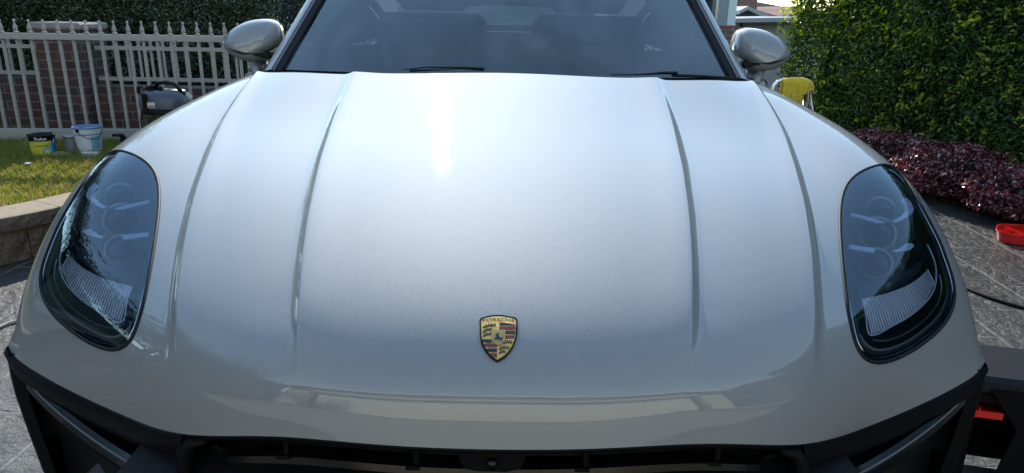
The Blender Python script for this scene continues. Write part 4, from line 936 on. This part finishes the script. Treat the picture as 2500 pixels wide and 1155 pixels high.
# white corrugated shed with flat roof
gs = empty('shed', (6, 19, -3), 'white corrugated shed with a flat metal roof behind the right mirror', 'shed')
Y = 18.; xl, xr = PY(1796, 70, Y)[0], PY(1960, 70, Y)[0]; zt = PY(1850, 57, Y)[2]; n = 120; V = []; F = []
for k in range(n+1):
    x = xl+(xr-xl)*k/n; V += [(x, Y+.035*math.sin(k*math.pi/2), -3.2), (x, Y+.035*math.sin(k*math.pi/2), zt+.12*(k/n))]
F = [(2*k, 2*k+1, 2*k+3, 2*k+2) for k in range(n)]; child(mesh('corrugated_wall', V, F, M['corr']), gs)
b = MB(); b.box(((xl+xr)/2, Y+2.3, (zt-3.2)/2-.02), (xr-xl-.1, 4.4, zt+3.1)); child(b.build('shed_body', M['wallgrey']), gs)
za = PY(1850, 50, Y)[2]; b = MB(); b.box(((xl+xr)/2-.1, Y+1.6, za+.02), (xr-xl+.5, 4.4, .10), ry=rad(-2.0), bev=.01); child(b.build('roof', M['alu'] if 0 else M['wallgrey']), gs)
b = MB(); b.box((PY(1811, 60, Y-.4)[0], Y-.35, (za-3.2)/2), (.06, .06, za+3.2)); child(b.build('post', M['void']), gs)
# gabled house with terracotta tiles
th = empty('tiled_house', (9.5, 27, -4), 'gabled house with terracotta tiled roof behind the shed', 'house')
Y = 26.; a = PY(1800, 26, Y); p = PY(1822, 15, Y); c = PY(1875, 42, Y); zb_ = -4.3
def prism(name, xa, za, xp, zp, xc, zc, y0, y1, mt, par, th_=.12, over=.25):
    V = []
    for y in (y0-over, y1): V += [(xa, y, za), (xp, y, zp), (xc, y, zc), (xa, y, za-th_), (xp, y, zp-th_), (xc, y, zc-th_)]
    child(mesh(name, V, [(0, 1, 7, 6), (1, 2, 8, 7), (3, 9, 10, 4), (4, 10, 11, 5), (0, 3, 4, 1), (1, 4, 5, 2), (0, 6, 9, 3), (2, 5, 11, 8)], mt), par)
prism('porch_roof', a[0], a[2], p[0], p[2], c[0], c[2], Y, Y+5, M['wallgrey'], th)
child(mesh('gable', [(a[0]+.1, Y+.1, a[2]-.1), (p[0], Y+.1, p[2]-.12), (c[0]-.1, Y+.1, c[2]-.1), (c[0]-.1, Y+.1, zb_), (a[0]+.1, Y+.1, zb_)], [(0, 4, 3, 2, 1)], mat('dark_gable', (.07, .065, .06), .8)), th)
l, r_, ru, lu = PY(1838, 46, 30), PY(1960, 46, 30), PY(1960, 14, 34), PY(1800, 18, 34)
child(mesh('roof', [tuple(l), tuple(r_), tuple(ru), tuple(lu), (l[0], 38, l[2]), (r_[0], 38, r_[2])], [(0, 1, 2, 3), (3, 2, 5, 4), (0, 3, 4), (1, 5, 2)], M['tile']), th)
b = MB(); b.box(((l[0]+r_[0])/2, 34, (l[2]-4.3)/2-.1), (r_[0]-l[0]-.4, 7.4, l[2]+4.2)); child(b.build('wall', M['housebrick']), th)
ch = PY(1817, 6, 33); b = MB(); b.box((ch[0], 33, ch[2]-1), (.9, .8, 3.4)); child(b.build('chimney', M['housebrick']), th)
# power lines overhead, reflected in the bonnet
wp_ = empty('power_lines', (0, 16, 0), 'three thin overhead power lines on tall poles beyond the car', 'power lines')
for k, dy in enumerate((0, .5, 1.1)):
    b = MB(); b.tube([(x, 15+dy+.03*x, 8.2-.6*math.cos(x/19)-dy*.2) for x in np.linspace(-30, 30, 30)], .005, 5); child(b.build('wire', M['rubber']), wp_)
for x in (-30, 30):
    b = MB(); b.tube([(x, 15.5+.03*x, -3), (x, 15.5+.03*x, 9.6)], [.16, .11], 10); b.box((x, 15.5+.03*x, 8.3), (.1, 2.4, .12)); child(b.build('pole', M['stem'], smooth=True), wp_)

# ---- the photographer's own house and street side, behind the camera; it is seen in the paint
M['cream'] = mat('cream_render', (.62, .55, .40), .75, bump=(12, .2, .01)); M['door'] = mat('garage_door', (.80, .74, .58), .6)
gh_ = empty('garage', (.2, -8, 0), 'garage facing the car with a long cream beam, reflected in the bonnet edge', 'garage')
YY = -4.6
b = MB(); b.box((.4, YY, 2.55), (16.4, .25, .62), bev=.01); child(b.build('beam', M['cream']), gh_)
for x in (-7.2, 8.0):
    b = MB(); b.box((x, YY, 1.26), (1.2, .25, 2.5)); child(b.build('side_wall', M['cream']), gh_)
b = MB(); b.box((.4, YY-.4, 1.12), (14, .08, 2.2), bev=.01)
for k in range(7): b.box((.4, YY-.355, .2+.32*k), (13.9, .02, .02))
child(b.build('garage_door', M['door']), gh_)
rfv = [(-8.2, YY+.6, 2.95), (9.0, YY+.6, 2.95), (6.2, YY-3.2, 4.0), (-5.4, YY-3.2, 4.0), (9.0, YY-7, 2.95), (-8.2, YY-7, 2.95)]
child(mesh('roof', rfv, [(0, 1, 2, 3), (1, 4, 2), (4, 5, 3, 2), (5, 0, 3)], M['tilegrey']), gh_)
b = MB(); b.box((.4, YY+.62, 2.88), (17.2, .03, .16)); child(b.build('gutter', M['white']), gh_)
b = MB(); b.box((.4, YY-3.7, 1.4), (16.0, 6.2, 2.7)); child(b.build('wall', M['housebrick']), gh_)
oh = empty('brick_house', (-10, -6, 0), 'brick house to the side behind the photographer, mirrored in the left wing', 'house')
b = MB(); b.box((-13.5, -2, 1.6), (8, 7, 3.2)); child(b.build('wall', M['housebrick']), oh)
child(mesh('roof', [(-18, 2, 3.1), (-9, 2, 3.1), (-11, -2, 4.9), (-16, -2, 4.9), (-9, -6, 3.1), (-18, -6, 3.1)], [(0, 1, 2, 3), (1, 4, 2), (4, 5, 3, 2), (5, 0, 3)], M['tile']), oh)
for x in (-15.4, -12, -10.4):
    b = MB(); b.box((x, 1.53, 1.7), (1.1, .08, 1.1), bev=.01); w = child(b.build('window', M['white']), oh); b = MB(); b.box((x, 1.58, 1.7), (.96, .02, .96)); o = b.build('pane', M['winglass']); child(o, oh); o.parent = w; o.matrix_parent_inverse = Matrix()
    o.location = (0, 0, 0); w.location = (0, 0, 0)
oh2 = empty('rendered_house', (9, -7, 0), 'pale house to the side behind the photographer, mirrored in the right wing', 'house')
b = MB(); b.box((14.5, -3.5, 1.6), (7, 6, 3.2)); child(b.build('wall', M['wallgrey']), oh2)
child(mesh('roof', [(10.4, 0, 3.1), (18.8, 0, 3.1), (16.8, -3.5, 4.8), (12.4, -3.5, 4.8), (18.8, -7, 3.1), (10.4, -7, 3.1)], [(0, 1, 2, 3), (1, 4, 2), (4, 5, 3, 2), (5, 0, 3)], M['tilegrey']), oh2)
tree('tree', 'green tree behind the photographer mirrored in the left wing', -6.5, -.5, 3.6, 1.6, 6000, .10)

# ---- things on the lawn
def bucket(name, label, x, y, r0, r1, h, mts, bands, z0=LAWN-.015, cat='bucket'):
    t = empty(name, (x, y, z0), label, cat); n = 40
    def R(z): return r0+(r1-r0)*z/h
    for (za, zb_, mt, nm) in bands:
        b = MB(); b.lathe((x, y, z0), [(R(za), za), (R(zb_), zb_)], n); child(b.build(nm, mt, smooth=True), t)
    b = MB(); b.lathe((x, y, z0), [(R(h)-.001, h-.012), (R(h)+.004, h-.010), (R(h)+.005, h), (R(h)-.004, h+.001), (R(h)-.006, h-.02), (r0*.96, .006), (.0001, .006)], n); child(b.build('rim', mts, smooth=True), t)
    return t
M['yel'] = mat('yellow_label', (.55, .50, .06), .4); M['blu'] = mat('blue_label', (.03, .16, .42), .4); M['lblue'] = mat('pale_blue_label', (.20, .42, .50), .4); M['wplast'] = mat('white_bucket', (.62, .64, .66), .35); M['wtext'] = mat('white_lettering', (.8, .8, .8), .5)
M['tin'] = mat('tin', (.35, .35, .33), .35, .8); M['bluerim'] = mat('blue_rim', (.12, .22, .40), .4); M['clearw'] = mat('frosted_sponge', (.5, .55, .10), .6, bump=(80, .5, .005))
p = PZ(99, 389, LAWN-.015); bx_, by_ = p[0], p[1]+.05
hB = .165; r0b, r1b = .070, .080
bk = bucket('paint_tin', 'yellow and blue paint tin with black top band and lettering on the lawn', bx_, by_, r0b, r1b, hB, M['gloss'], [(0, .012, M['tin'], 'foot'), (.012, .125, M['yel'], 'yellow_label'), (.125, hB, M['gloss'], 'black_band')])
def curved_patch(cx, cy, r0, r1, h, a0, a1, z0, z1, name, mt, par, off=.0012, zb=LAWN-.015, shape=None):
    rows = []
    for z in np.linspace(z0, z1, 8):
        R = r0+(r1-r0)*z/h+off; aa0 = a0 if shape is None else a0+shape*(z-z0)/(z1-z0); rows.append([(cx+R*math.sin(a), cy-R*math.cos(a), zb+z) for a in np.linspace(aa0, a1, 14)])
    return child(grid(np.array(rows), name, mt), par)
def curved_text(txt, cx, cy, r0, r1, h, ac, zc, wid, hei, mt, par, name='lettering', off=.0022, zb=LAWN-.015, vertical=False):
    V_, F_ = text_mesh(txt, 1.0); V_[:, 0] *= wid/np.ptp(V_[:, 0]); V_[:, 1] *= hei/np.ptp(V_[:, 1]); V_[:, 1] -= (V_[:, 1].max()+V_[:, 1].min())/2; out = []
    if vertical: V_ = np.c_[-V_[:, 1], V_[:, 0], V_[:, 2]]
    for x, y, _ in V_:
        z = zc+y; R = r0+(r1-r0)*z/h+off; a = ac+x/R; out.append((cx+R*math.sin(a), cy-R*math.cos(a), zb+z))
    return child(mesh(name, out, F_, mt), par)
yaw_b = math.atan2(-(bx_-CAM[0]), (by_-CAM[1]))          # angle at which the tin faces the driveway
yb = math.atan2(CAM[0]-bx_, by_-CAM[1])
curved_patch(bx_, by_, r0b, r1b, hB, yb+.35, yb+1.5, .02, .125, 'blue_label', M['blu'], bk, shape=.35)
curved_patch(bx_, by_, r0b, r1b, hB, yb-.25+.25, yb+.75, .012, .085, 'pale_label', M['lblue'], bk, off=.0018)
curved_patch(bx_, by_, r0b, r1b, hB, yb-.80, yb+.45, .085, .108, 'yellow_strip', M['yel'], bk, off=.0024)
curved_text('Dulux', bx_, by_, r0b, r1b, hB, yb-.12, .143, .074, .019, M['wtext'], bk)
curved_text('Weathershield', bx_, by_, r0b, r1b, hB, yb-.12, .096, .082, .011, M['gloss'], bk, off=.0032)
b = MB(); b.tube([(bx_+(r1b+.006)*math.cos(a), by_-.004, LAWN-.015+.15+.0-.07*abs(math.sin(a))) for a in np.linspace(-math.pi, 0, 20)], .0018, 5)
b = MB(); b.tube([(bx_-r1b-.002, by_, LAWN+.125), (bx_-r1b-.016, by_-.03, LAWN+.10), (bx_-r1b-.006, by_-.05, LAWN+.075)], .002, 5); b.tube([(bx_+r1b, by_, LAWN+.125), (bx_+r1b+.014, by_-.03, LAWN+.10), (bx_+r1b+.002, by_-.05, LAWN+.075)], .002, 5); child(b.build('handle', M['tin']), bk)
# yellow round sponge in front of the tin
sp_ = PZ(117, 385, LAWN-.01); b = MB(); b.lathe((sp_[0], sp_[1]-.02, LAWN+.025), [(.0001, -.026), (.028, -.024), (.04, -.006), (.04, .012), (.03, .024), (.0001, .027)], 20, (0, -1, .1)); tag(b.build('sponge', M['clearw'], smooth=True), 'round yellow sponge leaning on the paint tin', 'sponge')
# white bucket
p = PZ(213, 382, LAWN-.015); wx, wy = p[0], p[1]+.05; hW = .205
wb = bucket('bucket', 'white plastic bucket with blue rim and pale blue label on the lawn', wx, wy, .070, .091, hW, M['bluerim'], [(0, hW, M['wplast'], 'bucket_wall')])
b = MB(); b.lathe((wx, wy, LAWN-.015), [(.085, .150), (.0885, .152), (.0885, .157), (.086, .159)], 40); child(b.build('rib', M['bluerim'], smooth=True), wb)
yw = math.atan2(CAM[0]-wx, wy-CAM[1])
curved_patch(wx, wy, .070, .091, hW, yw+.15, yw+.95, .055, .14, 'label', M['lblue'], wb)
b = MB(); b.tube([(wx+.093*math.sin(a), wy-.095*math.cos(a)-.003, LAWN+.165-.055*math.sin((a-yw+.75)/2.2*math.pi)) for a in np.linspace(yw-.75, yw+1.45, 24)], .0022, 6); child(b.build('handle', M['rubber'], smooth=True), wb)
b = MB(); q = yw-.75; b.lathe((wx+.087*math.sin(q), wy-.087*math.cos(q), LAWN+.168), [(.0001, .008), (.012, .008), (.013, 0)], 14, (math.sin(q), -math.cos(q), 0)); child(b.build('handle_boss', M['rubber']), wb)
# dark small tins between, a tray with brush
p = PZ(158, 380, LAWN); b3 = bucket('tin', 'small dark open tin between the yellow paint tin and white bucket', p[0], p[1]+.10, .045, .048, .14, M['tin'], [(0, .125, M['grey'], 'tin_wall'), (.125, .14, M['gloss'], 'top_band')], cat='tin')
b = MB(); p = PZ(148, 381, LAWN); b.box((p[0], p[1], LAWN+.012), (.10, .06, .014), .3, bev=.004); b.box((p[0]-.01, p[1], LAWN+.024), (.075, .014, .012), .4, bev=.003); tag(b.build('paint_brush', mat('worn_wood', (.35, .25, .12), .6)), 'paint brush lying on a scrap of board in the grass', 'brush')
b = MB(); p = PZ(226, 379, LAWN); b.box((p[0]+.02, p[1]-.06, LAWN+.018), (.11, .03, .035), .1, bev=.005); tag(b.build('tray', M['wplast']), 'small white plastic tray against the foot of the white bucket', 'tray')
p = PZ(70, 403, LAWN); b = MB(); b.box((p[0], p[1], LAWN+.012), (.035, .02, .004), .2, rx=.2); tag(b.build('paper_scrap', M['wtext']), 'scrap of white paper lying in the shaded grass', 'litter')
# black tap-like handle beside the gate
p = PY(292, 330, 4.9); b = MB(); b.box((p[0]-.01, p[1], p[2]+.0), (.075, .04, .018), bev=.006); b.box((p[0]+.02, p[1], p[2]-.05), (.03, .03, .10), bev=.005); b.box((p[0]+.02, p[1], LAWN+.03), (.09, .09, .05), bev=.01); tag(b.build('pump_sprayer', M['gloss']), 'black handle of a garden sprayer standing on the lawn behind the wing', 'sprayer')
# wet and dry vacuum
vx, vy = PY(398, 250, 4.95)[0], 5.0; vz = LAWN-.01
vac = empty('vacuum_cleaner', (vx, vy, vz), 'grey and black drum vacuum cleaner with steel tank beside the gate', 'vacuum cleaner')
b = MB(); b.lathe((vx, vy, vz), [(.13, .04), (.145, .05), (.145, .30), (.15, .305)], 36); child(b.build('tank', M['alu'], smooth=True), vac)
b = MB(); b.lathe((vx, vy, vz), [(.152, .295), (.156, .30), (.156, .325), (.150, .33)], 36); child(b.build('seal_ring', M['rubber'], smooth=True), vac)
zt_ = PY(400, 232, 5.0)[2]-vz
def headring(rx_, z, sq=2.6): return [(vx+rx_*np.sign(math.cos(a))*abs(math.cos(a))**(2/sq), vy+rx_*.9*np.sign(math.sin(a))*abs(math.sin(a))**(2/sq), vz+z) for a in np.linspace(0, 2*math.pi, 40, endpoint=False)]
M['vacgrey'] = mat('slate_plastic', (.07, .08, .105), .32, bump=(300, .1, .001))
rg = [headring(r_, z) for r_, z in ((.152, .325), (.166, .335), (.168, .365), (.162, .40), (.148, .43), (.115, .452), (.001, .46))]
Va = np.array(rg).reshape(-1, 3); m_ = 40; child(mesh('motor_head', Va, [(i*m_+j, i*m_+(j+1) % m_, (i+1)*m_+(j+1) % m_, (i+1)*m_+j) for i in range(6) for j in range(m_)], M['vacgrey'], smooth=True, angle=40), vac)
b = MB()
b.tube([(vx-.05, vy-.03, vz+.44), (vx-.03, vy-.03, vz+.498), (vx+.03, vy-.03, vz+.508), (vx+.09, vy-.03, vz+.492), (vx+.145, vy-.03, vz+.42)], [.015, .014, .012, .013, .016], 8)
child(b.build('handle', M['gloss'], smooth=True), vac)
b = MB()
for dx, w, h_ in ((-.145, .022, .05), (-.075, .03, .055), (-.055, .02, .06), (.0, .022, .05)): b.box((vx+dx, vy-.06, vz+.43+h_/2), (w, .05, h_), bev=.005)
b.box((vx-.075, vy-.147, vz+.385), (.034, .02, .11), bev=.004); child(b.build('latch', M['gloss']), vac)
b = MB(); b.box((vx-.033, vy-.152, vz+.365), (.050, .006, .036), rx=rad(-3)); lbv = child(b.build('label', mat('paper_label', (.6, .56, .48), .6)), vac)
b = MB(); b.box((vx-.033, vy-.1565, vz+.357), (.042, .002, .006)); child(b.build('label_print', M['rubber']), vac)
b = MB()
for a in np.linspace(0, 2*math.pi, 5)[:-1]+.6: b.lathe((vx+.13*math.cos(a), vy+.13*math.sin(a), vz+.022), [(.0001, -.012), (.022, -.012), (.022, .012), (.0001, .012)], 14, (1, 0, 0))
child(b.build('castors', M['rubber']), vac)
b = MB(); b.tube([(vx-.10, vy-.15, vz+.33), (vx-.112, vy-.165, vz+.25), (vx-.09, vy-.17, vz+.12), (vx-.05, vy-.18, vz+.02)], .006, 6); child(b.build('power_lead', M['rubber'], smooth=True), vac)

# ---- right side: towel on a frame, trays, stool, cables
tY = 5.25
fr_ = empty('step_frame', (2.1, 5.3, 0), 'tubular silver frame of a folding step standing before the hedge', 'step stool')
a_ = [PY(u, v, tY) for u, v in ((1880, 245), (1885, 222), (1894, 203), (1908, 195), (1930, 194), (1958, 196), (1972, 205), (1974, 225))]
b = MB(); lo = a_[0].copy(); lo[2] = 0; lo[0] -= .04; hi = a_[-1].copy(); hi[2] = 0; hi[0] += .03
b.tube([lo]+list(smooth_poly(np.array(a_), 30))+[hi], .012, 10); child(b.build('top_hoop', M['chrome'], smooth=True), fr_)
b = MB()
for u0, u1, dy in ((1968, 1950, -.05), (1976, 1988, .10)):
    p = PY(u0, 228, tY+.03); q = PY(u1, 300, tY+dy); q2 = p+(q-p)*(p[2]/(p[2]-q[2])); b.tube([p, q2], .014, 8, flat=.6)
child(b.build('leg', M['alu'], smooth=True), fr_)
for z_ in (.28, .52):
    b = MB(); b.box((a_[3][0]+.08, tY+.0, z_), (.28, .16, .03), bev=.006); child(b.build('step', M['grey']), fr_)
M['towel'] = mat('yellow_towel', (.72, .50, .02), .95, bump=(350, 1.0, .004), var=((.80, .55, .03), 9)); M['towel'].node_tree.nodes['Principled BSDF'].inputs['Sheen Weight'].default_value = .4
tw = []
tl = smooth_poly([(1912, 193), (1930, 191), (1950, 190), (1970, 194), (1982, 202), (1987, 212)], 30); bl = smooth_poly([(1912, 242), (1926, 249), (1943, 256), (1957, 258), (1960, 232), (1984, 218)], 30)
bl = smooth_poly([(1912, 240), (1925, 246), (1941, 253), (1955, 240), (1966, 230), (1987, 220)], 30)
for g in np.linspace(-.5, 1, 22):
    row = []
    for k in range(30):
        if g >= 0:
            uv = tl[k]+(bl[k]-tl[k])*g; fold = .012*math.sin(k*.9+g*2)*g+.018*math.sin(k*.35+1)*g; row.append(PY(*uv, tY-.022*min(1, g*6)-.012-fold))
        else:
            q = PY(*tl[k], tY); s = -g*2; row.append(q+np.array([.01*math.sin(k), .035*min(1, s*3)+.01*math.sin(k*.6)*s, .004-(.16*s)**1.0*.9]))
    tw.append(row)
to = grid(np.array(tw), 'towel', M['towel']); tag(to, 'yellow microfibre towel draped over the silver step frame', 'towel')
so_ = to.modifiers.new('thickness', 'SOLIDIFY'); so_.thickness = .005
ff = []
t0, t1 = PY(1938, 210, tY-.06), PY(1958, 212, tY-.06)
fl_ = [[PY(1932+28*k/9-4*g*math.sin(k), 228+30*g+2*math.sin(k*1.3), tY-.05-.01*math.sin(k*1.1+g)) for k in range(10)] for g in np.linspace(0, 1, 8)]
to2 = grid(np.array(fl_), 'towel_fold', M['towel'], to); m2 = to2.modifiers.new('thickness', 'SOLIDIFY'); m2.thickness = .006
# red tray: one third of a drive-on dish with ribs
M['red'] = mat('red_plastic', (.62, .015, .012), .3, coat=.4); 
p = PZ(2470, 590, 0); rx_, ry_ = p[0]+.10, p[1]+.02
rt_ = empty('tray', (rx_, ry_, 0), 'bright red moulded plastic tool tray lying on the driveway near the shrubs', 'tray')
tr_o = smooth_poly([(-.19,-.06),(-.195,-.02),(-.15,.06),(-.09,.115),(.0,.12),(.12,.12),(.20,.10),(.21,.0),(.20,-.10),(.10,-.12),(-.05,-.11),(-.15,-.10)], 48, True)
rows = []
for s, z in ((.80, .004), (.92, .006), (1.0, .06), (1.03, .062), (1.03, .068), (.975, .068), (.93, .030), (.3, .028), (.01, .028)): rows.append([(rx_+x*s, ry_+y*s, z) for x, y in tr_o])
A = np.array(rows); m_ = 48; child(mesh('tray_shell', A.reshape(-1, 3), [(i*m_+j, i*m_+(j+1) % m_, (i+1)*m_+(j+1) % m_, (i+1)*m_+j) for i in range(8) for j in range(m_)], M['red'], smooth=True, angle=45), rt_)
b = MB()
for dx in (-.08, .02, .12): b.box((rx_+dx, ry_, .047), (.005, .19, .036))
b.box((rx_+.02, ry_+.02, .0455), (.36, .005, .034)); child(b.build('divider', M['red']), rt_)
# rolling work stool: padded ribbed seat, black frame, red drawer
st = empty('rolling_stool', (1.55, 1.62, 0), 'black rolling work stool with ribbed padded top and red tool drawer beside the car', 'stool')
M['pad'] = mat('ribbed_vinyl', (.016, .018, .022), .7, spec=.15)
def _rib(m_):
    n = m_.node_tree; L = n.links.new; tc = n.nodes.new('ShaderNodeTexCoord'); wv = n.nodes.new('ShaderNodeTexWave'); wv.inputs['Scale'].default_value = 38; wv.bands_direction = 'X'; L(tc.outputs['Object'], wv.inputs['Vector'])
    bp = n.nodes.new('ShaderNodeBump'); bp.inputs['Strength'].default_value = .25; bp.inputs['Distance'].default_value = .003; L(wv.outputs['Fac'], bp.inputs['Height']); L(bp.outputs[0], n.nodes['Principled BSDF'].inputs['Normal'])
_rib(M['pad'])
hT = .40
sq = [PZ(2397, 836, hT), PZ(2520, 872, hT), PZ(2560, 985, hT), PZ(2398, 925, hT)]
cx_, cy_ = 1.36, 1.62; rz_ = rad(-14)
def loc(dx, dy, z): c, s = math.cos(rz_), math.sin(rz_); return (cx_+dx*c-dy*s, cy_+dx*s+dy*c, z)
b = MB(); b.box(loc(.0, 0, hT-.022), (.37, .22, .045), rz_, bev=.012); child(b.build('padded_top', M['pad'], smooth=False), st)
b = MB(); b.box(loc(0, 0, hT-.06), (.35, .20, .03), rz_, bev=.004); child(b.build('top_frame', M['black']), st)
for dx in (-.155, .155):
    b = MB(); b.box(loc(dx, .0, .2), (.03, .18, .27), rz_, bev=.004); child(b.build('side_panel', M['black']), st)
b = MB(); b.box(loc(0, .085, .20), (.30, .01, .26), rz_, bev=.002); child(b.build('back_panel', M['black']), st)
b = MB(); b.box(loc(-.15, -.02, .292), (.12, .17, .006), rz_); b.box(loc(-.15, -.105, .300), (.12, .006, .018), rz_); b.box(loc(-.14, -.02, .303), (.004, .16, .02), rz_); child(b.build('drawer', M['red']), st)
b = MB(); b.box(loc(-.02, -.13, .07), (.42, .30, .02), rz_, bev=.008); b.box(loc(-.02, -.28, .085), (.42, .01, .03), rz_, bev=.003); child(b.build('bottom_tray', M['grey']), st)
b = MB(); b.add([loc(x, -.112, z) for x, z in ((-.135, .375), (.17, .375), (.17, .06), (-.09, .06), (-.055, .27))]+[loc(x, -.106, z) for x, z in ((-.135, .375), (.17, .375), (.17, .06), (-.09, .06), (-.055, .27))], [(0, 1, 2, 3, 4), (9, 8, 7, 6, 5)]+[(i, i+5, (i+1) % 5+5, (i+1) % 5) for i in range(5)]); child(b.build('front_panel', M['black']), st)
b = MB(); b.lathe(loc(.05, -.116, .33), [(.0001, .004), (.006, .003), (.007, 0)], 12, (0, -1, 0)); child(b.build('screw', M['chrome']), st)
for dx in (-.18, .18):
    for dy in (-.22, .08):
        b = MB(); b.lathe(loc(dx, dy, .03), [(.0001, -.012), (.028, -.012), (.03, 0), (.028, .012), (.0001, .012)], 16, (1, 0, 0)); child(b.build('castor', M['rubber'], smooth=True, angle=40), st)
# cables on the driveway
b = MB(); c1 = [PZ(u, v, .008) for u, v in ((2330, 688), (2370, 708), (2420, 728), (2500, 752))]; c1 = [c1[0]+np.array([-.5, .3, 0])]+c1+[c1[-1]+np.array([.6, -.25, 0])]
b.tube(smooth_poly(np.array(c1), 50), .008, 7); tag(b.build('extension_lead', M['rubber'], smooth=True), 'black extension lead across the driveway right of the headlight', 'cable')
b = MB(); c1 = [PZ(u, v, .008) for u, v in ((-40, 815), (0, 798), (20, 789), (45, 782))]; c1 = c1+[c1[-1]+np.array([.5, .2, 0])]
b.tube(smooth_poly(np.array(c1), 40), .006, 7); tag(b.build('hose', mat('pale_hose', (.45, .45, .33), .5), smooth=True), 'thin pale hose on the driveway left of the car', 'hose')
